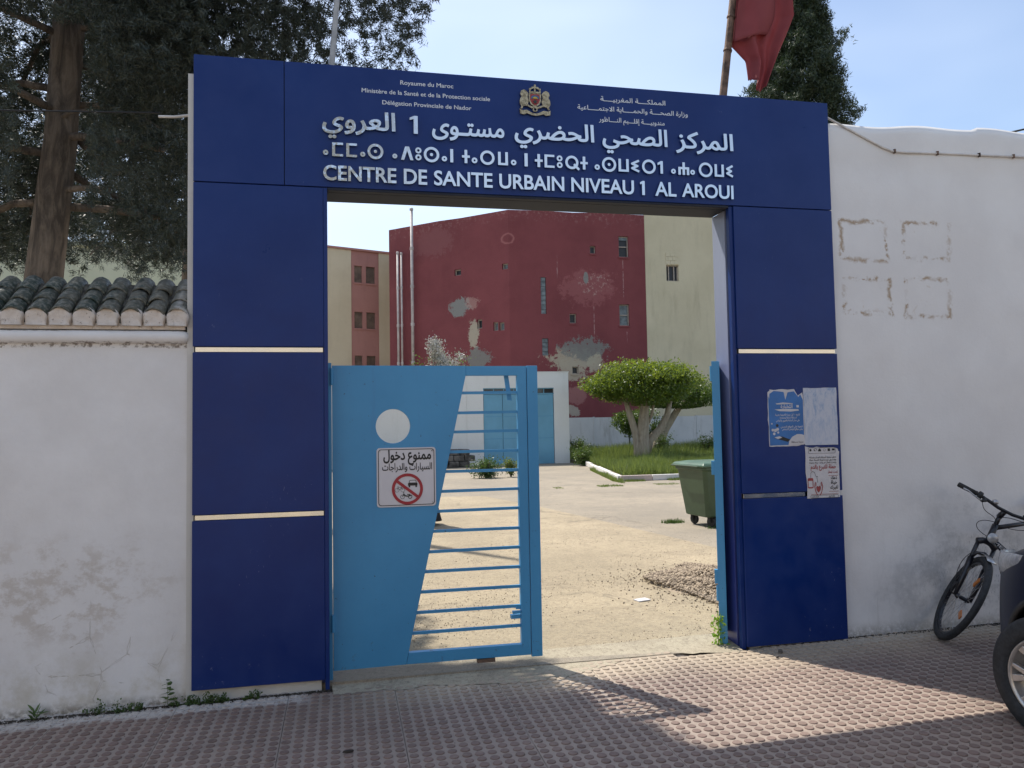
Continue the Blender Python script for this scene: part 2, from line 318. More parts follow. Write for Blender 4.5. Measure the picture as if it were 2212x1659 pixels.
W_L, W_R, BLUE, STEEL, GATE = m_white_wall_left(), m_white_wall_right(), m_blue_panel(), m_steel(), m_gate()
STUD = m_stud((0.185, 0.125, 0.105), True); SLAB = m_stud((0.305, 0.245, 0.205), False)
YARD = m_yard(((0.225, 0.195, 0.153), (0.33, 0.28, 0.21), (0.17, 0.15, 0.125)), 'yard_gravelly_concrete')
YARD2 = m_yard(((0.275, 0.225, 0.148), (0.40, 0.325, 0.215), (0.20, 0.16, 0.108)), 'yard_sandy_concrete')
APRON = m_yard(((0.33, 0.285, 0.205), (0.42, 0.37, 0.275), (0.24, 0.2, 0.145)), 'threshold_cement', 0.35)
RED = m_red_building(); YEL = m_render('pale_yellow_render', (0.55, 0.485, 0.33), (0.62, 0.55, 0.385), (0.38, 0.33, 0.22), 0.45)
BEI = m_render('beige_roughcast', (0.56, 0.47, 0.33), (0.62, 0.53, 0.38), (0.4, 0.34, 0.24)); PNK = m_render('salmon_render', (0.38, 0.18, 0.155), (0.43, 0.21, 0.18), (0.26, 0.12, 0.10))
CRM = m_render('pale_cream_render', (0.60, 0.62, 0.45), (0.66, 0.67, 0.5), (0.5, 0.5, 0.38), 0.2); WHT = m_render('white_shed_paint', (0.78, 0.775, 0.74), (0.84, 0.835, 0.80), (0.5, 0.47, 0.4), 0.3)
LOWW = m_render('weathered_white_wall', (0.52, 0.53, 0.53), (0.62, 0.62, 0.61), (0.22, 0.2, 0.17), 0.65)
OPP = m_render('sunlit_cream_render', (0.62, 0.54, 0.42), (0.70, 0.62, 0.49), (0.5, 0.42, 0.32), 0.3)
SHED_BLUE = plain('pale_blue_door_paint', (0.16, 0.40, 0.56), 0.5, 0, 0.06, 1.0); DARK = plain('dark_opening', (0.012, 0.012, 0.014), 0.4); GLASSD = plain('dusty_window_glass', (0.055, 0.07, 0.08), 0.2, 0, 0.3, 3)
GREYGL = plain('grey_frosted_pane', (0.16, 0.19, 0.2), 0.35, 0, 0.25, 4); FRAMEW = plain('weathered_frame', (0.42, 0.36, 0.30), 0.7); SHUT = plain('brown_roller_shutter', (0.17, 0.12, 0.09), 0.6, 0, 0.2, 2)
SOFF = Mat('grey_soffit_panel', 0.6, 0.0, 0.2); SOFF.col(SOFF.mix(SOFF.noise(3, 6).step(0.3, 0.7), (0.020, 0.024, 0.036), (0.028, 0.032, 0.046))); SOFF = SOFF.m
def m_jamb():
    M = Mat('blue_jamb_painted_sheen', 0.36); n = M.noise(8, 7, 0.7, (1, 1, 0.3)); c = M.mix((M.z+(n-0.5)*0.3).step(0.6, 3.0), (0.035, 0.05, 0.22), (0.27, 0.30, 0.40))  # blue paling upward: sunlit gloss and reflection painted into the colour
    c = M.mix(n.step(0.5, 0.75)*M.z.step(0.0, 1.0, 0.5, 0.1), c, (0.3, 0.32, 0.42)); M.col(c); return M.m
JAMB = m_jamb()
CORE = m_render('grey_white_plaster', (0.55, 0.54, 0.50), (0.62, 0.60, 0.56), (0.4, 0.37, 0.3)); TILE = m_tile(); MORT = m_mortar()
BARK = m_bark('rough_brown_bark', (0.085, 0.066, 0.052), (0.25, 0.195, 0.15)); FBARK = m_bark('smooth_ficus_bark', (0.33, 0.27, 0.2), (0.45, 0.38, 0.29), 1.4)
CONIF = m_leaf('dark_conifer_foliage', (0.022, 0.030, 0.024), (0.058, 0.070, 0.052), (0.05, 0.08, 0.03), 0.12)
CYPR = m_leaf('cypress_foliage', (0.013, 0.026, 0.012), (0.045, 0.065, 0.03), (0.06, 0.10, 0.03), 0.15)
FICUS = m_leaf('ficus_leaf', (0.038, 0.085, 0.014), (0.105, 0.16, 0.024), (0.28, 0.36, 0.035), 0.4, 0.42)
FICUS2 = m_leaf('dark_ficus_leaf', (0.03, 0.07, 0.012), (0.075, 0.13, 0.022), (0.16, 0.24, 0.03), 0.3, 0.4)
GRASS = m_leaf('grass_blade', (0.05, 0.095, 0.02), (0.15, 0.20, 0.05), (0.27, 0.34, 0.07), 0.35); SILV = m_leaf('silvery_shrub_leaf', (0.12, 0.14, 0.10), (0.30, 0.30, 0.25), (0.25, 0.28, 0.18), 0.3)
SILVW = plain('pale_flower_head', (0.5, 0.48, 0.44), 0.8); WEED = m_leaf('weed_leaf', (0.035, 0.07, 0.02), (0.08, 0.13, 0.03), (0.12, 0.22, 0.03), 0.25)
LIME = m_leaf('bright_weed_leaf', (0.10, 0.22, 0.02), (0.2, 0.36, 0.04), (0.4, 0.6, 0.05), 0.4)
SIGNW = plain('sign_white_face', (0.60, 0.58, 0.60), 0.4, 0, 0.03, 4); SIGNK = plain('sign_black_print', (0.012, 0.012, 0.014), 0.5); SIGNR = plain('sign_red_print', (0.34, 0.018, 0.03), 0.45, 0, 0.05)
PRNW = plain('white_print', (0.62, 0.65, 0.70), 0.5, 0, 0.03); GOLD = Mat('aged_gold_relief', 0.38, 0.7); GOLD.col(GOLD.mix(GOLD.noise(60, 5).step(0.4, 0.65), (0.46, 0.38, 0.24), (0.22, 0.17, 0.10))); GOLD = GOLD.m
EMR = plain('emblem_red', (0.30, 0.03, 0.03), 0.5); EMB = plain('emblem_blue', (0.05, 0.12, 0.25), 0.5); EMG = plain('emblem_yellow', (0.5, 0.38, 0.06), 0.5); EMK = plain('emblem_dark', (0.02, 0.04, 0.03), 0.5)
FLAG = Mat('faded_red_cloth', 0.85); FLAG.col(FLAG.mix(FLAG.noise(6, 5).step(0.3, 0.7), (0.235, 0.05, 0.055), (0.29, 0.065, 0.07))); FLAG.translucent((0.42, 0.05, 0.06), 0.28); FLAG.bump(FLAG.noise(500, 2), 0.2, 0.001); FLAG = FLAG.m
RUST = plain('rusty_pole', (0.16, 0.10, 0.07), 0.75, 0.2, 0.35, 14, 0.6, 90); GREYP = plain('grey_painted_pole', (0.36, 0.36, 0.36), 0.5, 0, 0.15); PVC = plain('grey_plastic_pipe', (0.46, 0.41, 0.39), 0.6, 0, 0.12, 3)
CABLE = plain('black_cable', (0.015, 0.015, 0.016), 0.6); COND = plain('painted_conduit', (0.6, 0.57, 0.54), 0.7)
BINM = plain('green_bin_plastic', (0.04, 0.072, 0.036), 0.45, 0, 0.12, 3, 0.2, 30); BINL = plain('pale_green_bin_lid', (0.06, 0.12, 0.075), 0.4, 0, 0.1, 4); RUBB = plain('worn_black_rubber', (0.02, 0.02, 0.021), 0.75, 0, 0.3, 30, 0.4, 150)
KERBW = m_render('whitewashed_kerb', (0.6, 0.58, 0.55), (0.68, 0.66, 0.63), (0.35, 0.28, 0.22), 0.6); KERBP = m_render('worn_kerb_concrete', (0.42, 0.34, 0.31), (0.48, 0.4, 0.36), (0.3, 0.24, 0.2), 0.5)
SOIL = plain('bed_soil', (0.12, 0.095, 0.06), 0.95, 0, 0.3, 6, 0.6, 20); STONE = plain('grey_fieldstone', (0.15, 0.135, 0.12), 0.9, 0, 0.35, 5, 0.8, 20); PEB = Mat('gravel_stone', .9); PEB.col(PEB.mix(PEB.rnd(True), (0.12, .09, .065), (.42, .34, .25))); PEB = PEB.m
ASPH = m_yard(((0.05, 0.05, 0.052), (0.07, 0.068, 0.066), (0.09, 0.085, 0.08)), 'street_asphalt', 0.6)
BIKEK = plain('black_bike_paint', (0.012, 0.012, 0.016), 0.28, 0, 0.1); ALU = plain('scratched_aluminium', (0.45, 0.45, 0.46), 0.35, 0.8, 0.15, 30); TYRE = plain('tyre_rubber', (0.022, 0.023, 0.025), 0.7, 0, 0.25, 40, 0.5, 200)
AMBER = plain('amber_reflector', (0.45, 0.14, 0.02), 0.3); LENS = plain('clear_lamp_lens', (0.42, 0.42, 0.42), 0.12, 0.2, 0.1, 40); CARP = Mat('dark_navy_car_paint', 0.3, 0.0, 0.15); CARP.col((0.006, 0.008, 0.022)); CARP.b.inputs['Coat Weight'].default_value = 0.0; CARP = CARP.m
CARG = plain('tinted_car_glass', (0.02, 0.022, 0.024), 0.06); BLKPL = plain('black_trim_plastic', (0.02, 0.02, 0.021), 0.6); ALLOY = plain('warm_silver_alloy', (0.52, 0.49, 0.46), 0.3, 0.75, 0.08, 20)
ROBE = plain('black_robe_cloth', (0.012, 0.012, 0.014), 0.9, 0, 0.2); SKIN = plain('skin', (0.36, 0.2, 0.13), 0.55); PAPB = plain('poster_blue_print', (0.035, 0.15, 0.40), 0.5, 0, 0.1, 6)
PAPW = plain('poster_paper', (0.56, 0.54, 0.55), 0.7, 0, 0.05, 10); PRED = plain('poster_red_print', (0.30, 0.05, 0.05), 0.6)
def m_faded():
    M = Mat('faded_poster_paper', 0.7); n = M.noise(14, 9, 0.8, (2.2, 1, 0.8), 0.8); M.col(M.mix(n.step(0.45, 0.62)*M.z.step(1.42, 1.8, 0.4, 1.0), (0.50, 0.52, 0.58), (0.25, 0.34, 0.50))); return M.m
PAPF = m_faded()

# ------------------------------------------------------------------ flat shapes: robust fill of any contours by winding number
def fill(contours):
    vs, es, polys = [], [], []
    for c in contours:
        c = np.asarray(c, float)
        keep = [0]
        for i in range(1, len(c)):
            if np.hypot(*(c[i]-c[keep[-1]])) > 1e-6: keep.append(i)
        c = c[keep]
        if len(c) > 1 and np.hypot(*(c[0]-c[-1])) < 1e-6: c = c[:-1]
        if len(c) < 3: continue
        b = len(vs); vs += [Vector(p) for p in c]; es += [(b+i, b+(i+1) % len(c)) for i in range(len(c))]; polys.append(c)
    v, e, f, *_ = delaunay_2d_cdt(vs, es, [], 0, 1e-7)
    V = np.array([tuple(p) for p in v]); T = [t for t in f if len(t) == 3]
    C = np.array([V[list(t)].mean(0) for t in T]); W = np.zeros(len(T))
    for c in polys:
        x0, y0 = c[:, 0], c[:, 1]; x1, y1 = np.roll(x0, -1), np.roll(y0, -1)
        for a, b, p, q in zip(x0, y0, x1, y1):
            if b == q: continue
            up = (b <= C[:, 1]) & (q > C[:, 1]); dn = (b > C[:, 1]) & (q <= C[:, 1])
            side = (p-a)*(C[:, 1]-b)-(C[:, 0]-a)*(q-b)
            W += (up & (side > 0)).astype(int)-(dn & (side < 0)).astype(int)
    T = [t for t, w in zip(T, W) if w != 0]
    out = []
    for t in T:
        a, b, c = V[t[0]], V[t[1]], V[t[2]]
        out.append(tuple(t) if (b[0]-a[0])*(c[1]-a[1])-(b[1]-a[1])*(c[0]-a[0]) > 0 else (t[0], t[2], t[1]))
    return V, out
def comps(V, T):
    par = list(range(len(V)))
    def find(a):
        while par[a] != a: par[a] = par[par[a]]; a = par[a]
        return a
    for t in T: par[find(t[1])] = find(t[0]); par[find(t[2])] = find(t[0])
    g = {}
    for t in T: g.setdefault(find(t[0]), []).append(t)
    return list(g.values())
def extrude(V, T, depth, org, ux, uz, nrm):
    """(u,v) triangles -> solid whose front is at org and whose back lies depth behind along -nrm"""
    org, ux, uz, nrm = map(Vector, (org, ux, uz, nrm)); ids = sorted({i for t in T for i in t}); mp_ = {k: i for i, k in enumerate(ids)}; m = MB(); n = len(ids)
    fr = [org+ux*V[k][0]+uz*V[k][1] for k in ids]; flip = ux.cross(uz).dot(nrm) < 0
    m.v = [tuple(p) for p in fr]
    for t in T:
        q = [mp_[i] for i in t]; m.f.append(q[::-1] if flip else q)
    if depth > 0:
        m.v += [tuple(p-nrm*depth) for p in fr]; ed = {}
        for t in m.f: 
            for i in range(3): ed[(t[i], t[(i+1) % 3])] = 1
        for (a, b) in ed:
            if (b, a) not in ed: m.f.append([b, a, a+n, b+n])
        for t in list(m.f[:len(T)]): m.f.append([i+n for i in t][::-1])
    return m
def circ(cx, cz, r, n=24, cw=False, ry=None):
    a = [2*math.pi*i/n for i in range(n)]; p = [(cx+r*math.cos(t), cz+(ry or r)*math.sin(t)) for t in a]; return p[::-1] if cw else p
def rect(x0, z0, x1, z1): return [(x0, z0), (x1, z0), (x1, z1), (x0, z1)]
def ring(cx, cz, r, w, n=24): return [circ(cx, cz, r, n), circ(cx, cz, r-w, n, True)]
def rrect(x0, z0, x1, z1, r, n=5):
    p = []
    for cx, cz, a0 in ((x1-r, z0+r, -90), (x1-r, z1-r, 0), (x0+r, z1-r, 90), (x0+r, z0+r, 180)):
        p += [(cx+r*math.cos(R(a0+90*i/n)), cz+r*math.sin(R(a0+90*i/n))) for i in range(n+1)]
    return p
def stroke(pts, w):
    """list of quads along a polyline plus round joints"""
    out = []
    for (a, b), (c, d) in zip(pts[:-1], pts[1:]):
        l = math.hypot(c-a, d-b) or 1; nx, nz = -(d-b)/l*w/2, (c-a)/l*w/2
        out.append([(a-nx, b-nz), (c-nx, d-nz), (c+nx, d+nz), (a+nx, b+nz)])
    for (a, b) in pts[1:-1]: out.append(circ(a, b, w/2, 8))
    return out
FX = dict(ux=(1, 0, 0), uz=(0, 0, 1), nrm=(0, -1, 0))
def flat(name, contours, m, parent, org, depth=0.0, fr=FX, **k):
    V, T = fill(contours); return extrude(V, T, depth, org, **fr).build(name, m, parent, **k)

# ------------------------------------------------------------------ text (Arabic shaped by hand into joined letter forms)
AF = {}
def _af(ch, base, n): AF[ch] = [base+i for i in range(n)]+[0]*(4-n)
for ch, base, n in (('آ', 0xFE81, 2), ('أ', 0xFE83, 2), ('إ', 0xFE87, 2), ('ئ', 0xFE89, 4), ('ا', 0xFE8D, 2), ('ب', 0xFE8F, 4), ('ة', 0xFE93, 2), ('ت', 0xFE95, 4), ('ث', 0xFE99, 4), ('ج', 0xFE9D, 4), ('ح', 0xFEA1, 4), ('خ', 0xFEA5, 4), ('د', 0xFEA9, 2), ('ذ', 0xFEAB, 2), ('ر', 0xFEAD, 2), ('ز', 0xFEAF, 2), ('س', 0xFEB1, 4), ('ش', 0xFEB5, 4), ('ص', 0xFEB9, 4), ('ض', 0xFEBD, 4), ('ط', 0xFEC1, 4), ('ظ', 0xFEC5, 4), ('ع', 0xFEC9, 4), ('غ', 0xFECD, 4), ('ف', 0xFED1, 4), ('ق', 0xFED5, 4), ('ك', 0xFED9, 4), ('ل', 0xFEDD, 4), ('م', 0xFEE1, 4), ('ن', 0xFEE5, 4), ('ه', 0xFEE9, 4), ('و', 0xFEED, 2), ('ى', 0xFEEF, 2), ('ي', 0xFEF1, 4), ('ﻻ', 0xFEFB, 2)): _af(ch, base, n)
AF['ـ'] = [0x640]*4
def shape_ar(s):
    s = s.replace('لا', 'ﻻ'); out = []
    for i, ch in enumerate(s):
        if ch not in AF: out.append(ch); continue
        pv = i > 0 and s[i-1] in AF and AF[s[i-1]][2]; nx = i+1 < len(s) and s[i+1] in AF and AF[ch][2]
        out.append(chr(AF[ch][1 if pv and not nx else 3 if pv else 2 if nx else 0]))
    return ''.join(reversed(out))
def text_contours(s, bold=0.0, res=4):
    c = bpy.data.curves.new('t', 'FONT'); c.body = s; c.size = 1.0; o = bpy.data.objects.new('t', c); COL.objects.link(o)
    dg = bpy.context.evaluated_depsgraph_get(); cu = o.evaluated_get(dg).to_curve(dg); out = []
    for sp_ in cu.splines:
        pts = sp_.bezier_points; n = len(pts); poly = []
        if n < 2: continue
        for i in range(n):
            a, b = pts[i], pts[(i+1) % n]; p0, p1, p2, p3 = a.co.xy, a.handle_right.xy, b.handle_left.xy, b.co.xy
            straight = ((p1-p0).cross(p3-p0) if hasattr(p1, 'cross') else 0); st = abs((p1.x-p0.x)*(p3.y-p0.y)-(p1.y-p0.y)*(p3.x-p0.x))+abs((p2.x-p0.x)*(p3.y-p0.y)-(p2.y-p0.y)*(p3.x-p0.x)) < 1e-5
            for k in range(1 if st else res):
                t = k/res if not st else 0; q = (1-t)**3*p0+3*(1-t)**2*t*p1+3*(1-t)*t*t*p2+t**3*p3; poly.append((q.x, q.y))
        out.append(np.array(poly))
    o.to_curve_clear() if hasattr(o, 'to_curve_clear') else None
    bpy.data.objects.remove(o); bpy.data.curves.remove(c)
    if bold:
        def area(p): x, y = p[:, 0], p[:, 1]; return 0.5*np.sum(x*np.roll(y, -1)-np.roll(x, -1)*y)
        sg = 1 if sum(area(p) for p in out) > 0 else -1; res_ = []
        for p in out:
            keep = [i for i in range(len(p)) if np.hypot(*(p[i]-p[i-1])) > 1e-5]; p = p[keep]
            if len(p) < 3: continue
            d1 = p-np.roll(p, 1, 0); d2 = np.roll(p, -1, 0)-p
            n1 = np.stack([d1[:, 1], -d1[:, 0]], 1)/np.hypot(d1[:, 0], d1[:, 1])[:, None]; n2 = np.stack([d2[:, 1], -d2[:, 0]], 1)/np.hypot(d2[:, 0], d2[:, 1])[:, None]
            nn = n1+n2; l = np.hypot(nn[:, 0], nn[:, 1])[:, None]+1e-9; nn /= l; k = np.minimum(1/np.maximum(l/2, 0.5), 1.6)
            res_.append(p+nn*k*bold*sg)
        out = res_
    return out
def fit(cs, x0, x1, z0=None, z1=None, h=None):
    """scale contours to x0..x1; z by given box, or by cap height h with baseline z0"""
    A = np.concatenate(cs); mn, mxx = A.min(0), A.max(0); sx = (x1-x0)/(mxx[0]-mn[0])
    if z1 is not None: sz = (z1-z0)/(mxx[1]-mn[1]); oz = z0-mn[1]*sz
    else: sz = h; oz = z0
    return [np.stack([(c[:, 0]-mn[0])*sx+x0, c[:, 1]*sz+oz], 1) for c in cs]
def line(name, s, m, parent, y, x0, x1, z0, h, bold=0.0, arabic=True, depth=0.0, fr=FX, org=None, kind='stuff'):
    """one printed line as one flat part"""
    cs = fit(text_contours(shape_ar(s) if arabic else s, bold), x0, x1, z0, h=h)
    V, T = fill(cs); o = extrude(V, T, depth, org or (0, y, 0), **fr).build(name, m, parent)
    if kind: o['kind'] = kind
    return o

# ================================================================== SETTING
def gz(x, y): return -0.03+0.012*x+0.012*min(0, y)          # pavement falls gently to the left and to the street
MB().poly([(-300, -300, -0.35), (300, -300, -0.35), (300, 300, -0.35), (-300, 300, -0.35)]).build('ground', SOIL)['kind'] = 'structure'
# yard
g = MB().box(-16, 40, 0.06, 60, -0.3, 0.0).build('yard', YARD); g['kind'] = 'structure'
slabpts = [(-6, 0.32), (5.6, 0.32), (5.1, 2.2), (4.59, 4.33), (4.2, 7.0), (3.75, 9.85), (3.1, 12.6), (-6, 13.5)]
V, T = fill([slabpts]); o = extrude(V, T, 0.03, (0, 0, 0.008), (1, 0, 0), (0, 1, 0), (0, 0, 1)).build('yard_slab', YARD2); o['kind'] = 'structure'
# pavement: bedding plus slabs with raised discs
pav = MB(); pav.v = [(x, y, gz(x, y)-0.012) for y in (0.1, -4.8) for x in (-8, 9)]; pav.f = [[0, 1, 3, 2][::-1]]
pav.v += [(x, y, -0.34) for y in (0.1, -4.8) for x in (-8, 9)]; pav.f += [[0, 2, 6, 4], [1, 5, 7, 3], [2, 3, 7, 6]]
pav = pav.build('pavement', plain('pavement_joint', (0.13, 0.11, 0.095), 0.9, 0, 0.2, 20)); pav['kind'] = 'structure'
TS = 0.64
def slab_mesh(seed):
    r = random.Random(seed); m = MB(); e = 0.0016; h = TS/2-e
    m.v += [(-h, -h, 0), (h, -h, 0), (h, h, 0), (-h, h, 0), (-h, -h, -0.02), (h, -h, -0.02), (h, h, -0.02), (-h, h, -0.02)]
    m.f += [[0, 1, 2, 3], [4, 5, 1, 0], [5, 6, 2, 1], [6, 7, 3, 2], [7, 4, 0, 3]]; nb = len(m.f)
    for i in range(10):
        for j in range(10):
            cx = -TS/2+0.032+0.064*i+r.uniform(-.0009, .0009); cz = -TS/2+0.032+0.064*j+r.uniform(-.0009, .0009); b = len(m.v); rr = 0.0245*r.uniform(.95, 1.04); hh = 0.0062*r.uniform(.7, 1.1); n = 14
            for rad, z in ((rr, 0.0), (rr*.95, hh*.75), (rr*.84, hh)):
                m.v += [(cx+rad*math.cos(2*math.pi*k/n), cz+rad*math.sin(2*math.pi*k/n), z-0.0004 if z == 0 else z) for k in range(n)]
            for q in (0, 1):
                for k in range(n): m.f.append([b+q*n+k, b+q*n+(k+1) % n, b+(q+1)*n+(k+1) % n, b+(q+1)*n+k])
            m.f.append([b+2*n+k for k in range(n)])
    me = m.mesh('paving_slab'); me.materials.append(SLAB); me.materials.append(STUD)
    me.polygons.foreach_set('material_index', [0]*nb+[1]*(len(m.f)-nb)); return me
slabs = [slab_mesh(k) for k in range(3)]
sx_, sy_ = 0.012, 0.012
for i in range(-8, 12):
    off = [0.0, 0.25, 0.1, 0.42][i % 4]
    for j in range(-8, 1):
        cx = 0.31+TS*i+TS/2; cyy = -0.23+TS*j+TS/2-off+ (0.0)
        if cyy > 0.2 or cyy < -4.5 or cx < -4.6 or cx > 8.3: continue
        o = bpy.data.objects.new('paving_slab', slabs[(i*3+j) % 3]); COL.objects.link(o); o.parent = pav
        tz = random.uniform(-.001, .001)
        o.location = (cx, cyy, gz(cx, cyy)-0.001+tz); o.rotation_euler = (0.012+random.uniform(-.002, .002), -0.012+random.uniform(-.002, .002), random.uniform(-.002, .002))
# cement threshold skimmed over the first row of slabs
ap = [(-0.10, 0.34), (2.72, 0.34), (2.74, 0.12), (2.72, -0.03)]
rr_ = random.Random(3); xs = np.linspace(2.66, -0.06, 46)
prof = lambda x: (-0.10 if x < 0.55 else -0.10-0.10*math.sin((x-0.55)/1.1*math.pi) if x < 1.65 else -0.08+0.16*min(1, (x-1.65)/0.35) if x < 2.3 else 0.05-0.1*(x-2.3)/0.4)
ap += [(x, prof(x)+rr_.uniform(-.022, .022)) for x in xs]
V, T = fill([ap]); m = extrude(V, T, 0.0, (0, 0, 0), (1, 0, 0), (0, 1, 0), (0, 0, 1)); m.v = [(x, y, gz(x, y)+(0.0022+0.03*max(0, min(1, (y-.09)/.2)))) for x, y, z in m.v]
m.build('threshold', APRON)['kind'] = 'structure'
# street behind the camera: kerb, asphalt, far pavement
MB().box(-40, 40, -4.98, -4.8, -0.34, -0.06).build('kerb', KERBP)['kind'] = 'structure'
MB().box(-60, 60, -9.6, -4.98, -0.36, -0.2).build('road', ASPH)['kind'] = 'structure'
MB().box(-60, 60, -11.2, -9.6, -0.36, -0.06).build('far_pavement', YARD2)['kind'] = 'structure'
ob = empty('terraced_house', (4, -11.2, 0), label='long low cream rendered house across the street behind the camera', cat='house')
hol = [rect(-21+i*3.6, 0.9, -21+i*3.6+1.1, 2.1)[::-1] if i % 3 else rect(-21+i*3.6, -0.05, -21+i*3.6+1.2, 2.3)[::-1] for i in range(13)]
FB = dict(ux=(-1, 0, 0), uz=(0, 0, 1), nrm=(0, 1, 0))
V, T = fill([rect(-25, -0.1, 25, 4.6)]+hol); extrude(V, T, 0.3, (0, 0, 0), **FB).build('wall', OPP, ob)
for h in hol:
    x0, z0 = min(p[0] for p in h), min(p[1] for p in h); x1, z1 = max(p[0] for p in h), max(p[1] for p in h)
    MB().box(-x1, -x0, -0.32, -0.2, z0, z1).build('window' if z0 > 0 else 'door', GLASSD if z0 > 0 else SHUT, ob)
MB().box(-25.2, 25.2, -6, 0.15, 4.6, 4.8).build('roof', OPP, ob)

# ================================================================== GATEWAY
gw = empty('gateway', (1.33, 0.15, 0), label='tall dark blue panelled gateway with silver trilingual lettering over the opening', cat='gateway')
def gp(name, m, b, bevel=0.0): 
    b = (b[0]-1.33, b[1]-1.33, b[2]-.15, b[3]-.15, b[4], b[5]); return box(name, m, b, gw, bevel)
GO = (-1.33, -0.15, 0)                                                       # gateway local origin for flat shapes given in world X/Z
XL, XOL, XOR, XR = -0.8973, -0.0898, 2.765, 3.56; TOP, SEAM, S1, S2 = 3.962, 3.151, 2.1005, 1.0671
gp('masonry_core', CORE, (-0.935, -0.135, 0.035, 0.285, -0.12, 3.85)); gp('masonry_core', CORE, (2.80, 3.545, 0.035, 0.285, -0.12, 3.85)); gp('masonry_core', CORE, (-0.134, 2.799, 0.035, 0.283, SEAM+0.012, 3.84))
gp('header_panel', BLUE, (XL, -0.352, 0, 0.034, SEAM+0.003, TOP), 0.003); gp('header_panel', BLUE, (-0.348, XR, 0, 0.034, SEAM+0.003, TOP), 0.003)
gp('top_cap', BLUE, (XL+.002, XR-.002, 0.0345, 0.29, 3.86, TOP-.002))
for (x0, x1) in ((XL, XOL-0.022), (XOR, XR)):
    gp('pillar_panel', BLUE, (x0, x1, 0, 0.034, S1+0.0185, SEAM-0.003), 0.003); gp('pillar_panel', BLUE, (x0, x1, 0, 0.034, S2+0.0185, S1-0.0185), 0.003)
    gp('pillar_panel', BLUE, (x0, x1, 0, 0.034, 0.035 if x0 < 0 else 0.018, S2-0.0185), 0.003)
gp('panel_joint', DARK, (XL+.004, XOL-.03, 0.03, 0.0345, 0.05, 3.9)); gp('panel_joint', DARK, (XOR+.004, XR-.004, 0.03, 0.0345, 0.05, 3.9)); gp('panel_joint', DARK, (XOL-.03, XOR+.004, 0.03, 0.0345, SEAM+.02, 3.9))
for z in (S1, S2):
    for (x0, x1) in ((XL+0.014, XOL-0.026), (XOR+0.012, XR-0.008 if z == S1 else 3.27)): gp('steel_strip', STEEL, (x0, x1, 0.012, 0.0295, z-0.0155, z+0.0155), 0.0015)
gp('corner_trim', BLUE, (XOL-0.0215, XOL+0.004, 0.004, 0.06, -0.035, SEAM-.001), 0.002)
gp('corner_trim', BLUE, (XOR-0.03, XOR-0.0005, 0.016, 0.06, 0.0, SEAM-.001), 0.002)
gp('soffit_panel', SOFF, (XOL, 2.74, 0.075, 0.292, SEAM-0.012, SEAM+0.0115)); gp('soffit_edge', SOFF, (XOL+.005, XOR-.035, 0.006, 0.06, SEAM-0.0155, SEAM+0.0025), 0.004); gp('soffit_edge', DARK, (XOL+.005, 2.74, 0.0605, 0.0745, SEAM+0.004, SEAM+0.0105))
gp('jamb_panel', JAMB, (2.742, 2.80, 0.10, 0.292, -0.01, SEAM-0.0125), 0.002); gp('jamb_panel', JAMB, (-0.134, -0.10, 0.065, 0.292, -0.04, SEAM-0.0125), 0.002); gp('jamb_joint', DARK, (2.755, 2.80, 0.061, 0.0995, -0.01, SEAM-.013))

# ---- lettering
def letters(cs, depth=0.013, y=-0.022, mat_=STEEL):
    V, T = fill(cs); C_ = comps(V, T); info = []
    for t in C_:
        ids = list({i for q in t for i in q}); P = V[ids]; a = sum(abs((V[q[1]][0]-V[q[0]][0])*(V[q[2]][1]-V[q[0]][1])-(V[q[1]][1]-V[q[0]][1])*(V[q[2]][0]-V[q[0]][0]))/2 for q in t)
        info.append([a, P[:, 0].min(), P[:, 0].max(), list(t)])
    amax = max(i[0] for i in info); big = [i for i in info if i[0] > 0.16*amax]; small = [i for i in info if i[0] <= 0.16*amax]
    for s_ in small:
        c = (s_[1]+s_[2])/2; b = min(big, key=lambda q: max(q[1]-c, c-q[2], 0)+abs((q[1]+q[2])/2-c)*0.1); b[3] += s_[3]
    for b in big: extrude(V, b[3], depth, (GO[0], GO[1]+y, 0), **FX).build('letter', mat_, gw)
for s, x0, x1 in (('المركز', 2.325, 2.769), ('الصحي', 1.779, 2.262), ('الحضري', 1.154, 1.719), ('مستـوى', 0.594, 1.083), ('العروي', -0.114, 0.354)):
    letters(fit(text_contours(shape_ar(s), 0.022), x0, x1, 3.548 if x0 > 1 else 3.54, h=0.163))
one = [[(0.50, 3.530), (0.50, 3.650), (0.478, 3.650), (0.447, 3.636), (0.447, 3.620), (0.473, 3.628), (0.473, 3.530)]]
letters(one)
for s, x0, x1 in (('CENTRE', -0.109, 0.357), ('DE', 0.405, 0.558), ('SANTE', 0.603, 0.997), ('URBAIN', 1.043, 1.496), ('NIVEAU', 1.547, 2.002), ('AL', 2.159, 2.319), ('AROUI', 2.361, 2.759)):
    z0 = 3.191
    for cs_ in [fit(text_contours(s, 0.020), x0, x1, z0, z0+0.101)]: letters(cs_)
letters([[(2.062, 3.192), (2.082, 3.192), (2.082, 3.292), (2.066, 3.292), (2.048, 3.281), (2.048, 3.267), (2.062, 3.272)]])
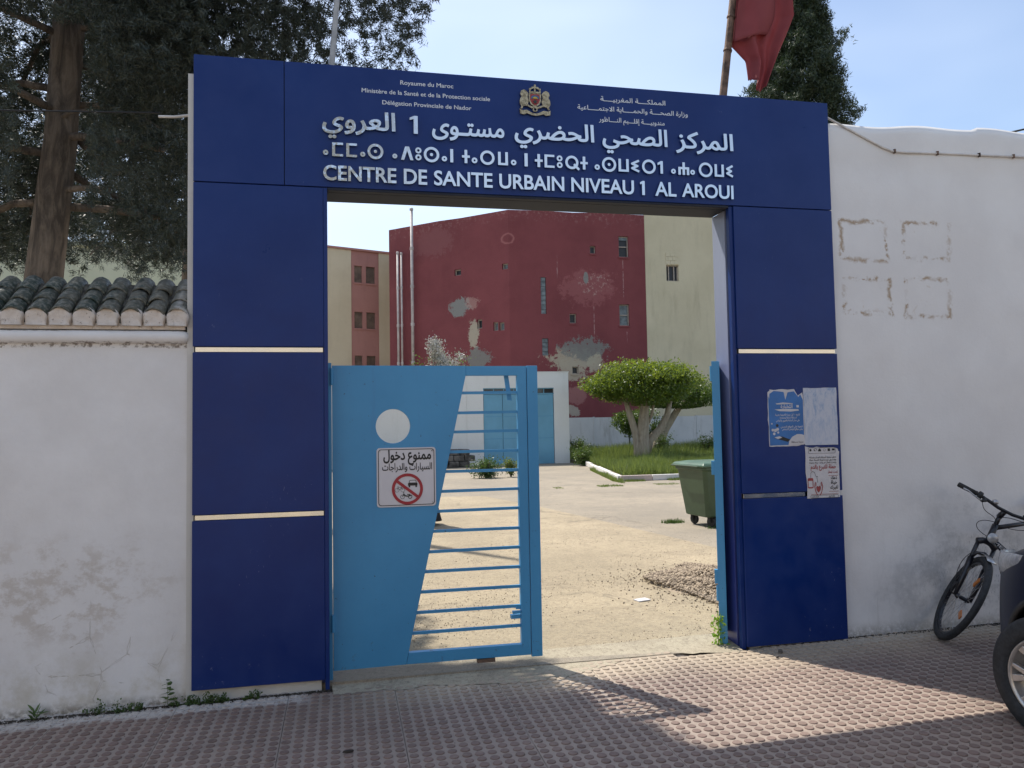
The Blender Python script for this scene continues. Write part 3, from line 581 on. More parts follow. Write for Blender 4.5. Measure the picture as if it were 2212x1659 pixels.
TIF = [('.', -0.11, -0.076), ('C', -0.052, 0.017), ('C', 0.037, 0.105), ('.', 0.125, 0.158), ('B', 0.172, 0.274), ('.', 0.332, 0.364), ('V', 0.388, 0.469), ('8', 0.483, 0.521), ('B', 0.537, 0.64), ('.', 0.656, 0.692), ('I', 0.713, 0.733), ('+', 0.792, 0.845), ('.', 0.857, 0.896), ('O', 0.915, 1.013), ('U', 1.037, 1.105), ('.', 1.125, 1.163), ('I', 1.22, 1.242), ('+', 1.292, 1.347), ('C', 1.36, 1.43), ('8', 1.446, 1.488), ('Q', 1.507, 1.607), ('+', 1.615, 1.668), ('.', 1.717, 1.755), ('B', 1.771, 1.875), ('U', 1.892, 1.967), ('S', 1.986, 2.048), ('O', 2.066, 2.168), ('1', 2.182, 2.222), ('.', 2.283, 2.319), ('h', 2.338, 2.421), ('.', 2.429, 2.465), ('O', 2.495, 2.601), ('U', 2.617, 2.689), ('S', 2.708, 2.762)]
for g, x0, x1 in TIF:
    b, t = 3.351, 3.441; c = (x0+x1)/2; w = 0.0185; hw = (x1-x0)/2; mz = (b+t)/2
    if g == '.': cs = ring(c, b+0.022, hw, 0.0125, 16)
    elif g == 'C': cs = [[(x0, b), (x1, b), (x1, b+.015), (x0+w, b+.015), (x0+w, t-.015), (x1, t-.015), (x1, t), (x0, t)]]
    elif g == 'U': cs = [[(x0, b), (x1, b), (x1, t), (x1-w, t), (x1-w, b+.015), (x0+w, b+.015), (x0+w, t), (x0, t)]]
    elif g == 'I': cs = [rect(x0, b, x1, t)]
    elif g == 'O': cs = ring(c, mz, hw, 0.017, 30)
    elif g == 'B': cs = ring(c, mz, hw, 0.017, 30)+[circ(c, mz, 0.0105, 12)]
    elif g == 'Q': cs = ring(c-.003, mz, hw-.003, 0.017, 30)+stroke([(c+.012, mz-.012), (x1-.002, b-.004)], 0.016)
    elif g == '8': cs = ring(c, b+.022, 0.0205, .012, 16)+ring(c, t-.022, 0.0205, .012, 16)
    elif g == '+': cs = [rect(c-w/2, b, c+w/2, t), rect(x0, mz-.008, x1, mz+.008)]
    elif g == 'V': cs = [[(x0, b), (x0+.02, b), (c, t-.028), (x1-.02, b), (x1, b), (c+.013, t), (c-.013, t)]]
    elif g == 'S': cs = stroke([(x1-.004, t-.006), (x0+.006, t-.03), (x1-.016, mz), (x0+.006, b+.028), (x1-.004, b+.006)], 0.0155)
    elif g == '1': cs = [[(x1-.019, b), (x1, b), (x1, t), (x1-.015, t), (x0, t-.014), (x0, t-.03), (x1-.019, t-.022)]]
    elif g == 'h': cs = [rect(c-w/2, b, c+w/2, t), [(x0, b), (x0+w, b), (x0+w, b+.04), (x1-w, b+.04), (x1-w, b), (x1, b), (x1, b+.056), (x0, b+.056)]]
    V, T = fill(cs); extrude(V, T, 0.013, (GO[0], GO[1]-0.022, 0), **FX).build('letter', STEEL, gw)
for s, x0, x1, z in (('Royaume du Maroc', 0.39, 0.743, 3.864), ('Ministère de la Santé et de la Protection sociale', 0.138, 0.992, 3.794), ('Délégation Provinciale de Nador', 0.271, 0.864, 3.722)):
    line('printed_line', s, PRNW, gw, 0, x0, x1, z, 0.040, 0.012, False, 0, org=(GO[0], GO[1]-0.0015, 0))
for s, x0, x1, z in (('المملكــــة المغربيــــة', 1.778, 2.263, 3.853), ('وزارة الصحــــة والحمـــــاية الاجتمـــــاعية', 1.609, 2.432, 3.783), ('مندوبيــــة إقلـــيم النــــاظور', 1.764, 2.253, 3.707)):
    line('printed_line', s, PRNW, gw, 0, x0, x1, z, 0.046, 0.012, True, 0, org=(GO[0], GO[1]-0.0015, 0))
# ---- coat of arms in gilt relief
em = empty('coat_of_arms', (1.3025-1.33, -0.15-0.003, 3.816), label=None); em.parent = gw
def epart(name, cs, m, y=0.0, d=0.01):
    V, T = fill([[(x*0.108, z*0.104) for x, z in c] for c in cs]); return extrude(V, T, d, (0, -y, 0), **FX).build(name, m, em)
epart('ribbon', [[(-1, -.62), (-.85, -.72), (-.55, -.68), (-.2, -.86), (0, -.9), (.2, -.86), (.55, -.68), (.85, -.72), (1, -.62), (.98, -.95), (.7, -1.0), (.55, -.9), (.25, -1.0), (0, -1.04), (-.25, -1.0), (-.55, -.9), (-.7, -1.0), (-.98, -.95)]]+stroke([(-.9, -.6), (-.8, -.38), (-.5, -.36), (-.2, -.5), (0, -.42), (.2, -.5), (.5, -.36), (.8, -.38), (.9, -.6)], .11)+ring(0, -.62, .16, .07, 14), GOLD, 0.016)
lion = [(-.5, -.38), (-.42, -.1), (-.5, .18), (-.44, .42), (-.56, .58), (-.72, .66), (-.9, .56), (-.96, .36), (-.88, .2), (-.98, 0), (-1.0, -.25), (-.9, -.45), (-.7, -.3), (-.62, -.42)]
epart('lion', [lion], GOLD, 0.018); epart('lion', [[(-x, z) for x, z in lion][::-1]], GOLD, 0.018)
epart('shield', [[(-.4, .42), (-.2, .5), (0, .46), (.2, .5), (.4, .42), (.4, 0), (.28, -.28), (0, -.46), (-.28, -.28), (-.4, 0)]], GOLD, 0.014)
epart('shield_field', [[(-.31, .36), (-.15, .42), (0, .38), (.15, .42), (.31, .36), (.31, 0), (.2, -.22), (0, -.36), (-.2, -.22), (-.31, 0)]], EMR, 0.0165)
epart('sky_band', [[(-.26, .08), (.26, .08), (.24, .24), (.12, .3), (0, .31), (-.12, .3), (-.24, .24)]], EMB, 0.019); epart('rising_sun', [[(0.16*math.cos(R(a)), .08+0.13*math.sin(R(a))) for a in range(0, 181, 15)]], EMG, 0.021)
epart('star', [[((.17 if k % 2 == 0 else .07)*math.sin(math.pi*k/5), -.12+(.17 if k % 2 == 0 else .07)*math.cos(math.pi*k/5)) for k in range(10)][::-1]], EMK, 0.0205)
epart('crown', stroke([(-.34, .56), (-.3, .74), (-.12, .82), (0, .9), (.12, .82), (.3, .74), (.34, .56)], .09)+[rect(-.38, .46, .38, .56), rect(-.05, .5, .05, 1.0)]+[circ(a, b, .07, 10) for a, b in ((-.32, .72), (.32, .72), (0, .98), (-.17, .82), (.17, .82))], GOLD, 0.018)

# ================================================================== GATE LEAVES
def gate_leaf(mirror, loc, rz, label, with_hole=True):
    """local x from the hinge 0..L, z up, thickness along y"""
    g = empty('gate_leaf', loc, rz, label, 'gate', 'steel gate leaves of the gateway'); s = -1 if mirror else 1; L = 1.372
    def X(pts): return [(s*x, z) for x, z in pts][::s] if s == 1 else [(s*x, z) for x, z in pts][::-1]
    f = dict(FX)
    sheet = [(0.0, 0.055), (0.46, 0.06), (0.878, 1.94), (0.878, 2.005), (0.0, 2.008)]
    holes = [X(circ(0.391, 1.607, 0.113, 40, True))] if with_hole else []
    V, T = fill([X(sheet)]+holes); extrude(V, T, 0.045, (0, -0.0225, 0), **f).build('sheet_panel', GATE, g, bevel=0.0015)
    V, T = fill([X([(0.462, 0.06), (1.296, 0.058), (1.296, 2.003), (0.8785, 2.003), (0.8785, 1.938), (1.232, 1.938), (1.232, 0.132), (0.478, 0.133)])]); extrude(V, T, 0.045, (0, -0.0225, 0), **f).build('frame', GATE, g, bevel=0.002)
    for k in range(13):
        z = 1.822-k*0.1308; x0 = 0.462+(z-0.06)/(1.94-0.06)*0.416-0.004; r_ = random.Random(k)
        MB().obox((s*(x0+1.236)/2, 0, z+r_.uniform(-.002, .002)), (s*(1.236-x0)/2, 0, r_.uniform(-.0015, .0015)), (0, 0.009, 0), (0, 0, 0.0095)).build('bar', GATE, g)
    MB().box(*sorted((s*1.300, s*1.374)), -0.026, 0.02, 0.045, 2.005).build('edge_post', GATE, g, bevel=0.003)
    MB().box(*sorted((s*(-0.036 if s > 0 else -0.012), s*(-0.004 if s > 0 else 0.028))), -0.024 if s > 0 else -0.028, 0.03 if s > 0 else 0.028, -0.07, 2.025).build('hinge_post', GATE, g, bevel=0.002)
    for z in (0.35, 1.93): MB().lathe([(0.011, 0), (0.011, 0.11)], 10, (s*-0.002, -0.03, z-0.05), (0, 0, 1)).build('hinge', GATE, g)
    if not mirror:
        MB().box(1.165, 1.235, -0.012, 0.03, 0.30, 0.325).box(1.175, 1.23, -0.02, 0.01, 0.335, 0.352).box(1.20, 1.235, -0.01, 0.01, 0.362, 0.38).build('bolt_bracket', GATE, g, bevel=0.002)
        MB().tube([(1.177, -0.01, 0.343), (1.25, -0.01, 0.343)], 0.007).build('bolt', RUST, g)
        MB().obox((1.176, 0.03, 1.86), (0.016, 0, -0.002), (0, 0.003, 0), (-0.012, 0, 0.09)).build('latch_strap', GATE, g)
        MB().box(0.93, 1.05, -0.02, 0.02, 0.03, 0.054).build('wheel_block', RUST, g)
    else:
        for z in (0.42, 1.2): MB().box(-0.028, 0.006, -0.05, -0.024, z, z+0.1).build('strike_plate', GATE, g, bevel=0.002)
    return g
L1 = gate_leaf(False, (-0.063, 0.125, 0.0), 0.0, 'closed sky blue gate leaf with slanted bars and round hole, carrying the white notice')
L2 = gate_leaf(True, (2.664, 0.155, 0.015), R(-116.6), 'opened sky blue gate leaf at the right jamb, seen edge on')

# ---- no-entry notice on the left leaf
ns = empty('notice_sign', (0.4115, 0.099, 1.272), label='square white no-entry notice with red circle screwed to the blue gate leaf', cat='sign')
h = 0.193
V, T = fill([rrect(-h, -h, h, h, 0.02)]); extrude(V, T, 0.004, (0, -0.002, 0), **FX).build('plate', SIGNW, ns)
def sf(name, cs, m, y=-0.0035): return flat(name, cs, m, ns, (0, y, 0))
sf('border_line', [rrect(-h+.009, -h+.009, h-.009, h-.009, .02), rrect(-h+.0135, -h+.0135, h-.0135, h-.0135, .017)[::-1]], SIGNK)
line('text_line', 'ممنوع دخول', SIGNK, ns, -0.0035, -0.150, 0.163, 0.115, 0.090, 0.03); line('text_line', 'السيارات والدراجات', SIGNK, ns, -0.0035, -0.158, 0.168, 0.047, 0.062, 0.018)
sf('red_ring', ring(0.005, -0.078, 0.102, 0.019, 40), SIGNR, -0.0045)
a = R(-38); d = (math.cos(a), math.sin(a)); sf('red_slash', stroke([(0.005-.09*d[0], -.078-.09*d[1]), (0.005+.09*d[0], -.078+.09*d[1])], .019), SIGNR, -0.005)
cx, cz = 0.040, -0.045
sf('car_symbol', [[(cx-.031, cz-.012), (cx+.031, cz-.012), (cx+.031, cz+.004), (cx+.024, cz+.008), (cx-.024, cz+.008), (cx-.031, cz+.004)], rect(cx-.027, cz-.023, cx-.017, cz-.01), rect(cx+.017, cz-.023, cx+.027, cz-.01)]+stroke([(cx-.024, cz+.007), (cx-.019, cz+.023), (cx+.019, cz+.023), (cx+.024, cz+.007)], .0035), SIGNK)
cx, cz = -0.045, -0.078
sf('bicycle_symbol', ring(cx-.018, cz-.006, .014, .002, 16)+ring(cx+.020, cz-.006, .014, .002, 16)+stroke([(cx-.018, cz-.006), (cx-.012, cz+.010), (cx+.010, cz+.010), (cx, cz-.006), (cx-.012, cz+.010)], .0022)+stroke([(cx+.020, cz-.006), (cx+.010, cz+.014), (cx+.016, cz+.017)], .0022)+stroke([(cx-.017, cz+.015), (cx-.006, cz+.016)], .003), SIGNK)
cx, cz = -0.004, -0.125
sf('moped_symbol', ring(cx-.024, cz-.004, .014, .003, 16)+ring(cx+.026, cz-.004, .014, .0045, 16)+stroke([(cx-.024, cz-.004), (cx-.014, cz+.022), (cx-.02, cz+.03)], .0035)+stroke([(cx-.016, cz+.014), (cx-.004, cz+.002), (cx+.012, cz), (cx+.030, cz+.004)], .008)+stroke([(cx+.006, cz+.012), (cx+.026, cz+.011)], .005), SIGNK)
for x, z, m in ((h-.024, h-.024, SIGNK), (-h+.022, h-.024, ALU), (h-.024, -h+.024, ALU)): MB().lathe([(.0042, 0), (.0036, .002)], 10, (x, -.0035, z), (0, -1, 0)).build('screw', m, ns)

# ---- posters stuck on the right pillar
def poster(x0, x1, z0, z1, label, m, y=-0.0022, rag=0.004, corner=None, seed=1):
    p = empty('poster', ((x0+x1)/2, y, (z0+z1)/2), label=label, cat='poster'); w, h_ = (x1-x0)/2, (z1-z0)/2; r = random.Random(seed)
    pts = []
    def edge(a, b, n, rg):
        for i in range(n): t = i/n; pts.append((a[0]+(b[0]-a[0])*t+r.uniform(-rg, rg), a[1]+(b[1]-a[1])*t+r.uniform(-rg, rg)))
    cs = corner or [(-w, -h_), (w, -h_), (w, h_), (-w, h_)]
    for i in range(len(cs)): edge(cs[i], cs[(i+1) % len(cs)], 8, rag if i >= len(cs)-3 else rag*0.3)
    V, T = fill([pts]); m_ = extrude(V, T, 0.0, (0, 0, 0), **FX); m_.v = [(x, yy-0.0006*math.sin(x*60+z*35), z) for x, yy, z in m_.v]; m_.build('paper', m, p)
    return p, w, h_
p, w, hh = poster(2.978, 3.268, 1.412, 1.822, 'torn bright blue poster with white Arabic print on the right pillar', PAPW, corner=[(-.139, -.203), (.08, -.203), (.146, -.19), (.146, .12), (.138, .185), (.10, .16), (.075, .205), (-.12, .205), (-.143, .18)], seed=2)
flat('blue_print', [[(-.133, -.196), (.140, -.192), (.140, .13), (.12, .17), (.105, .15), (.07, .192), (.02, .185), (.0, .13), (-.012, .188), (-.09, .196), (-.125, .175), (-.128, .14), (-.136, .16)]], PAPB, p, (0, -.0012, 0))
P_ = lambda nm, cs, m, y=-.0022: flat(nm, cs, m, p, (0, y, 0))
P_('white_panel', [[(.14, -.192), (.14, -.125), (.115, -.118), (.085, -.117), (.045, -.135), (.02, -.165), (.012, -.194)]], PAPW); P_('title_smear', [[(-.08, .105), (-.02, .112), (.055, .106), (.06, .1), (-.07, .098)], [(-.09, .062), (.0, .066), (.1, .062), (.105, .052), (.04, .046), (-.05, .05)]], PAPW)
P_('title_smear', [rect(.086, .075, .105, .092)], PAPW)
line('text_line', 'التخبارة', PAPW, p, -.0022, -.04, .055, .072, .045, .02)
for s, z, x0, x1 in (('لتاريخ 15 أول جريدة إلكترونية مغربية', .018, -.085, .112), ('مستقلة شاملة ومتجددة', -.003, -.05, .085), ('على مدار الساعة بالعروي والنواحي', -.023, -.08, .108), ('تابعونا على الموقع الرسمي', -.068, -.045, .132), ('وعلى مواقع التواصل الاجتماعي', -.086, -.035, .13)): line('text_line', s, PAPW, p, -.0022, x0, x1, z, .018, .02)
line('text_line', 'جريدة مستقلة', SIGNK, p, -.003, .035, .132, -.178, .016, .02)
P_('bubbles', [circ(x, z, r_, 12) for x, z, r_ in ((-.108, -.085, .010), (-.088, -.088, .012), (-.07, -.08, .011), (-.066, -.103, .008), (-.098, -.112, .010), (-.114, -.04, .006))], PAPW); P_('round_icon', [circ(-.072, -.053, .011, 14)], SIGNK)
P_('phone', [[(-.105, -.14), (-.035, -.132), (.028, -.155), (.008, -.172)]], SIGNK); P_('phone_screen', [[(-.098, -.138), (-.058, -.130), (-.035, -.14), (-.07, -.15)]], PAPW, -.003)
poster(3.269, 3.538, 1.418, 1.832, 'blank washed-out poster streaked grey blue, beside the blue poster', PAPF, y=-.003, rag=.002, seed=5)
p, w, hh = poster(3.267, 3.537, 1.034, 1.409, 'white blood donation poster with red Arabic headline, below the blank poster', PAPW, y=-.0036, corner=[(-.133, -.187), (.133, -.184), (.136, .145), (.118, .175), (-.135, .185)], seed=6)
P_('logo_box', [rrect(-.112, .135, .108, .178, .008), rrect(-.110, .137, .106, .176, .007)[::-1]], SIGNK); 
P_('logos', [circ(-.094, .16, .009, 10), circ(-.058, .162, .01, 14), circ(-.053, .164, .009, 14, True), [(-.032, .15), (-.008, .15), (-.008, .16), (-.020, .172), (-.032, .16)], circ(.018, .16, .010, 12), circ(.018, .16, .008, 12, True), rect(.045, .15, .065, .170), rect(.08, .155, .102, .168)], SIGNK)
for s, z in (('تنظم جمعية أصدقاء المركز بشراكة', .102), ('وبتنسيق مع مندوبية الصحة حملة', .084), ('وتحت شعار دم واحد حياة جديدة', .064)): line('text_line', s, SIGNK, p, -.0022, -.106, .112, z, .016, .02)
line('headline', '"حملة للتبرع بالدم"', PRED, p, -.0022, -.106, .118, .026, .040, .025); line('text_line', 'تحت شعار', PRED, p, -.0022, .04, .12, -.008, .026, .02)
for s, z, x0, x1 in (('دمك', -.052, .062, .112), ('حياة', -.087, .062, .112), ('لغيرك', -.122, .055, .118)): line('text_line', s, SIGNK, p, -.0022, x0, x1, z, .036, .02)
P_('red_rule', [rect(.045, -.028, .122, -.0255), rect(.045, -.142, .122, -.1395), rect(-.1, -.16, .12, -.1575)], PRED)
P_('blood_bag', [rrect(-.125, -.115, -.08, -.04, .01), rrect(-.119, -.105, -.086, -.06, .004)[::-1]], PRED); P_('tube_line', stroke([(-.1, -.04), (-.098, -.005), (-.085, .008), (-.068, -.002), (-.055, -.035), (-.045, -.028), (-.05, -.04), (-.044, -.075)], .0025), SIGNK)
P_('heart', [[(-.058, -.108), (-.05, -.098), (-.04, -.104), (-.028, -.096), (-.02, -.108), (-.024, -.128), (-.04, -.148), (-.056, -.128)]], PRED); P_('hands', stroke([(-.064, -.07), (-.07, -.105), (-.062, -.14), (-.05, -.165)], .006)+stroke([(-.014, -.07), (-.006, -.105), (-.014, -.14), (-.028, -.165)], .006)+stroke([(-.057, -.075), (-.06, -.1)], .004)+stroke([(-.02, -.075), (-.016, -.1)], .004), PRED)
P_('footer', [rrect(-.105, -.186, .12, -.165, .006), rrect(-.103, -.184, .118, -.167, .005)[::-1]], SIGNK)
for x0, x1 in ((-.095, -.04), (.04, .09)): line('text_line', 'المكان الزمان', SIGNK, p, -.0022, x0, x1, -.179, .014, .02)

# ================================================================== STREET WALLS
lw = empty('boundary_wall', (-3.6, 0.18, 0), label='white boundary wall left of the gateway under a coping of green half-round tiles', cat='wall')
LO = Vector((-3.6, 0.18, 0))
def lp(name, m, b, **k): return box(name, m, (b[0]+3.6, b[1]+3.6, b[2]-.18, b[3]-.18, b[4], b[5]), lw, **k)
wl = MB(); nx, nzz = 90, 40                                             # gently uneven plaster face
for j in range(nzz+1):
    for i in range(nx+1):
        x = -9+(9-0.915)*i/nx; z = -0.14+2.28*j/nzz
        d = 0.004*math.sin(x*2.3+z*1.1)+0.003*math.sin(x*5.1-z*3.3)+0.002*math.sin(z*9+x)+0.002*math.sin(x*13+z*7)
        wl.v.append((x+3.6, 0.05+d-0.18, z))
for j in range(nzz):
    for i in range(nx): a = j*(nx+1)+i; wl.f.append([a, a+1, a+nx+2, a+nx+1])
wl.build('plaster_face', W_L, lw, smooth=True); lp('wall_body', W_L, (-9, -0.93, 0.062, 0.30, -0.14, 2.14))
# rounded plaster moulding, its right end rounded off
mo = MB(); n = 10; prof_ = [(0.05+0.010-0.066*math.sin(math.pi*k/n)**0.28 if 0 < k < n else 0.06, 2.135+0.088*k/n) for k in range(n+1)]
stx = [-9, -3, -1.1, -0.985, -0.955, -0.935, -0.925]; sc_ = [1, 1, 1, 1, .93, .78, .45]
for x, s_ in zip(stx, sc_): mo.v += [(x+3.6, 0.06+(y-0.06)*s_-0.18, 2.179+(z-2.179)*s_) for y, z in prof_]
for i in range(len(stx)-1):
    for k in range(n): a = i*(n+1)+k; mo.f.append([a, a+n+1, a+n+2, a+1])
mo.f.append([(len(stx)-1)*(n+1)+k for k in range(n+1)]); mo.build('moulding', MORT if 0 else W_L, lw, smooth=True)
core = MB(); P5 = [(0.035, 2.22), (0.30, 2.22), (0.36, 2.54), (0.30, 2.545), (0.03, 2.315)]
for x in (-9, -0.945): core.v += [(x+3.6, y-.18, z) for y, z in P5]
core.f = [[0, 5, 9, 4], [1, 2, 7, 6], [2, 3, 8, 7], [3, 4, 9, 8], [0, 4, 3, 2, 1], [5, 6, 7, 8, 9]]; core.build('coping_core', plain('dirty_roof_mortar', (0.075, 0.07, 0.058), .95, 0, .4, 20), lw); box('eave_band', MORT, (-9+3.6, -0.943+3.6, 0.018-.18, 0.034-.18, 2.222, 2.262), lw, bevel=.006)
# half-round tiles
def tile_mesh(seed):
    r = random.Random(seed); m = MB(); nn = 9; L = 0.17
    for (y, ro) in ((0, 0.060), (L*.5, .0575), (L, 0.055)):
        for rad in (ro, ro-0.010):
            for k in range(nn+1):
                a = math.pi*(1-k/nn); w_ = 1+r.uniform(-.03, .03); m.v.append((rad*math.cos(a)*w_, y, rad*math.sin(a)*w_))
    q = nn+1
    for s_ in (0, 1):
        for k in range(nn):
            o1 = s_*2*q+k; o2 = (s_+1)*2*q+k; m.f.append([o1, o1+1, o2+1, o2]); m.f.append([o1+q+1, o1+q, o2+q, o2+q+1])
    for k in range(nn): m.f.append([k, k+q, k+q+1, k+1]); b = 4*q; m.f.append([b+k, b+k+1, b+k+q+1, b+k+q])
    for s_ in (0, 1):
        a, b = s_*2*q, (s_+1)*2*q; m.f.append([a, b, b+q, a+q]); m.f.append([a+nn, a+q+nn, b+q+nn, b+nn])
    me = m.mesh('roof_tile'); me.materials.append(TILE); me.polygons.foreach_set('use_smooth', [True]*len(me.polygons)); return me
tms = [tile_mesh(k) for k in range(3)]
def plug_mesh(seed):
    """whitewashed mortar end below the lowest tile: an arched lump running down to the moulding"""
    r = random.Random(seed); m = MB(); nn = 10; rings = ((0.0, 1.12, 0), (-0.022, 1.04, 0), (-0.030, 0.86, 0), (-0.026, 0.6, 0))
    for (y, s_, _) in rings:
        for k in range(nn+1):
            a = math.pi*(1-k/nn); w_ = 1+r.uniform(-.05, .05); m.v.append((0.058*s_*math.cos(a)*w_, y, 0.058*s_*math.sin(a)*w_))
        m.v += [(0.056, y+.006, -0.055), (-0.056, y+.006, -0.055)]
    q = nn+3
    for i in range(len(rings)-1):
        for k in range(q): a = i*q+k; b = i*q+(k+1) % q; m.f.append([a, b, b+q, a+q])
    m.f.append([(len(rings)-1)*q+k for k in range(q)]); m.f = [f[::-1] for f in m.f]
    me = m.mesh('mortar_end'); me.materials.append(MORT); me.polygons.foreach_set('use_smooth', [True]*len(me.polygons)); return me
pms = [plug_mesh(k) for k in range(4)]
sl_ = math.atan2(0.225, 0.31); r = random.Random(12)
for c in range(22):
    x = -0.985-0.1305*c+r.uniform(-.004, .004)
    for k in range(3):
        o = bpy.data.objects.new('roof_tile', tms[(c+k) % 3]); COL.objects.link(o); o.parent = lw
        d = 0.128*k; o.location = (x+3.6+r.uniform(-.003, .003), 0.0+d*math.cos(sl_)-0.18, 2.300+d*math.sin(sl_)+0.010*(2-k)*0+0.006*(1 if k == 2 else 0)+r.uniform(-.003, .003))
        o.rotation_euler = (sl_-0.045+r.uniform(-.03, .03), r.uniform(-.06, .06), r.uniform(-.05, .05))
    o = bpy.data.objects.new('mortar_end', pms[c % 4]); COL.objects.link(o); o.parent = lw; o.location = (x+3.6, 0.012-0.18, 2.298); o.rotation_euler = (r.uniform(-.04, .04), r.uniform(-.03, .03), 0)
    if c:
        me = MB().lathe([(0.006, -.03), (.03, -.01), (.036, .1), (.036, .42)], 8, (x+3.6+0.065, -0.13, 2.262), (0, math.cos(sl_), math.sin(sl_)+.05)); me.build('valley_mortar', TILE, lw, smooth=True)
# right wall: plaster sheet with a worn, wavy top
rw = empty('boundary_wall', (6.3, 0.18, 0), label='tall plain white boundary wall right of the gateway with glue marks and a conduit', cat='wall')
def topz(x): return 3.853+0.012*math.sin(x*3.1)+0.02*math.sin(x*1.1+1)+0.008*math.sin(x*9)+(0.02 if x > 4.9 else 0)
m = MB(); nx, nzz = 100, 60
for j in range(nzz+1):
    for i in range(nx+1):
        x = 3.548+(9.5-3.548)*(i/nx); t = j/nzz; z = -0.1+(topz(x)+0.1)*t
        d = 0.006*math.sin(x*1.9+z*1.3)+0.004*math.sin(x*4.7-z*2.9)+0.002*math.sin(z*11+x*3); d += -0.012*max(0, min(1, (z-3.55)/0.06))+ (0.012*(t-.985)/.015 if t > .985 else 0)
        m.v.append((x-6.3, 0.05+d-0.18, z))
for j in range(nzz):
    for i in range(nx): a = j*(nx+1)+i; m.f.append([a, a+1, a+nx+2, a+nx+1])
b = len(m.v)
for i in range(nx+1): x = 3.548+(9.5-3.548)*(i/nx); m.v.append((x-6.3, 0.17, topz(x)-.01))
for i in range(nx): a = nzz*(nx+1)+i; m.f.append([a, a+1, b+i+1, b+i])
m.build('plaster_face', W_R, rw, smooth=True); MB().box(3.56-6.3, 3.2, -0.10, 0.15, -0.12, 3.76).build('wall_body', W_R, rw)
cd = [(3.565, 3.87), (3.62, 3.846), (3.75, 3.79), (3.9, 3.725), (4.05, 3.662), (4.13, 3.640), (4.25, 3.637), (4.6, 3.648), (5.0, 3.655), (5.35, 3.664), (6.2, 3.69), (8.5, 3.72)]
o = MB().tube([(x, 0.032, z) for x, z in cd], 0.0085, 8).build('conduit', COND, smooth=True); tag(o, 'thin white painted conduit sagging along the top of the right wall', 'conduit')
for x, z in ((4.14, 3.64), (4.52, 3.646), (4.9, 3.654), (5.22, 3.661), (5.6, 3.672)):
    c_ = MB().box(x-.006, x+.006, 0.018, 0.036, z-.016, z+.015).build('clip', RUST, o)

# ================================================================== WEEDS
def leafpatch(n, f):
    """f(i) -> (base, dir, normal-ish, length, width): pointed leaves of four triangles"""
    V, T = [], []
    for i in range(n):
        p, d, s_, L, w = f(i); d = d.normalized(); s_ = (s_-d*s_.dot(d)).normalized(); up = d.cross(s_)
        b = len(V); V += [p, p+d*L*.35+s_*w, p+d*L*.35-s_*w, p+d*L*.75+s_*w*.7-up*L*.06, p+d*L*.75-s_*w*.7-up*L*.06, p+d*L-up*L*.15]
        T += [(b, b+1, b+2), (b+1, b+3, b+2), (b+2, b+3, b+4), (b+3, b+5, b+4)]
    return fast_mesh('leaves', np.array([tuple(v) for v in V]), np.array(T))
def rv(r, s=1.0): return Vector((r.gauss(0, s), r.gauss(0, s), r.gauss(0, s)))
def weed(loc, kind, label, seed, scale=1.0, m=None):
    r = random.Random(seed); w = empty('weed', loc, 0, label, 'weed', 'weeds along the foot of the wall'); L, st = [], MB()
    if kind == 'upright':
        st.tube([(0, 0, -.01), (0.002, -.004, .06*scale), (-.004, -.006, .13*scale)], [.002, .0017, .001], 5)
        for k in range(16):
            z = (0.015+0.008*k)*scale; a = k*2.2; L.append((Vector((0, -.004, z)), Vector((math.cos(a), math.sin(a)*.7-.3, .25-0.2*(k % 2))), Vector((-math.sin(a), math.cos(a), .2)), .042*scale*(1-.02*k), .012*scale))
    elif kind == 'rosette':
        for k in range(16):
            a = k*2.4; z = .004*k*scale; L.append((Vector((0, -.01, z)), Vector((math.cos(a), math.sin(a)*.6-.2, r.uniform(.2, 1.1))), Vector((-math.sin(a), math.cos(a), .1)), r.uniform(.05, .085)*scale, .008*scale))
        st.tube([(0, -.01, -.01), (.015, -.015, .05*scale), (.03, -.012, .085*scale)], .002, 5)
    else:
        for s_ in range(9):
            x = r.uniform(-.08, .08)*scale; h_ = r.uniform(.02, .07)*scale; y = r.uniform(-.03, 0); st.tube([(x, y, -.01), (x+.01, y-.005, h_)], .0012, 4)
            for k in range(22):
                z = r.uniform(0, h_); L.append((Vector((x+r.gauss(0, .008), y+r.gauss(0, .006), z)), rv(r)+Vector((0, -.3, .4)), rv(r), r.uniform(.008, .017), r.uniform(.004, .007)))
    st.build('stem', WEED, w); link('leaves', leafpatch(len(L), lambda i: L[i]), m or WEED, w); return w
weed((-1.745, 0.0, -0.062), 'rosette', 'small spiky weed at the wall foot, nearest the left edge', 1)
weed((-1.40, 0.0, -0.055), 'bushy', 'low leafy weed clump at the wall foot, between the spiky and the upright weed', 2, 1.3); weed((-1.24, 0.0, -0.052), 'bushy', 'small round weed clump just right of the low leafy clump', 3, 0.9)
weed((-1.03, 0.0, -0.046), 'upright', 'upright broad-leaved weed growing against the white wall beside the blue pillar', 4, 1.15)
weed((-0.93, 0.0, -0.045), 'bushy', 'weed clump at the lower left corner of the blue pillar', 5, 0.9); weed((-0.83, -.01, -0.043), 'bushy', 'thick weed clump under the left blue pillar panel', 6, 1.1); weed((-0.71, -.01, -0.041), 'bushy', 'medium weed clump under the middle of the left blue pillar', 8, .9); weed((-0.55, -.01, -0.040), 'bushy', 'sparse weed clump under the right half of the left blue pillar', 7, 0.8)
w = empty('weed', (2.615, 0.15, 0.0), 0, 'bright lime green weed climbing the foot of the opened gate leaf', 'weed'); r = random.Random(4); L = []
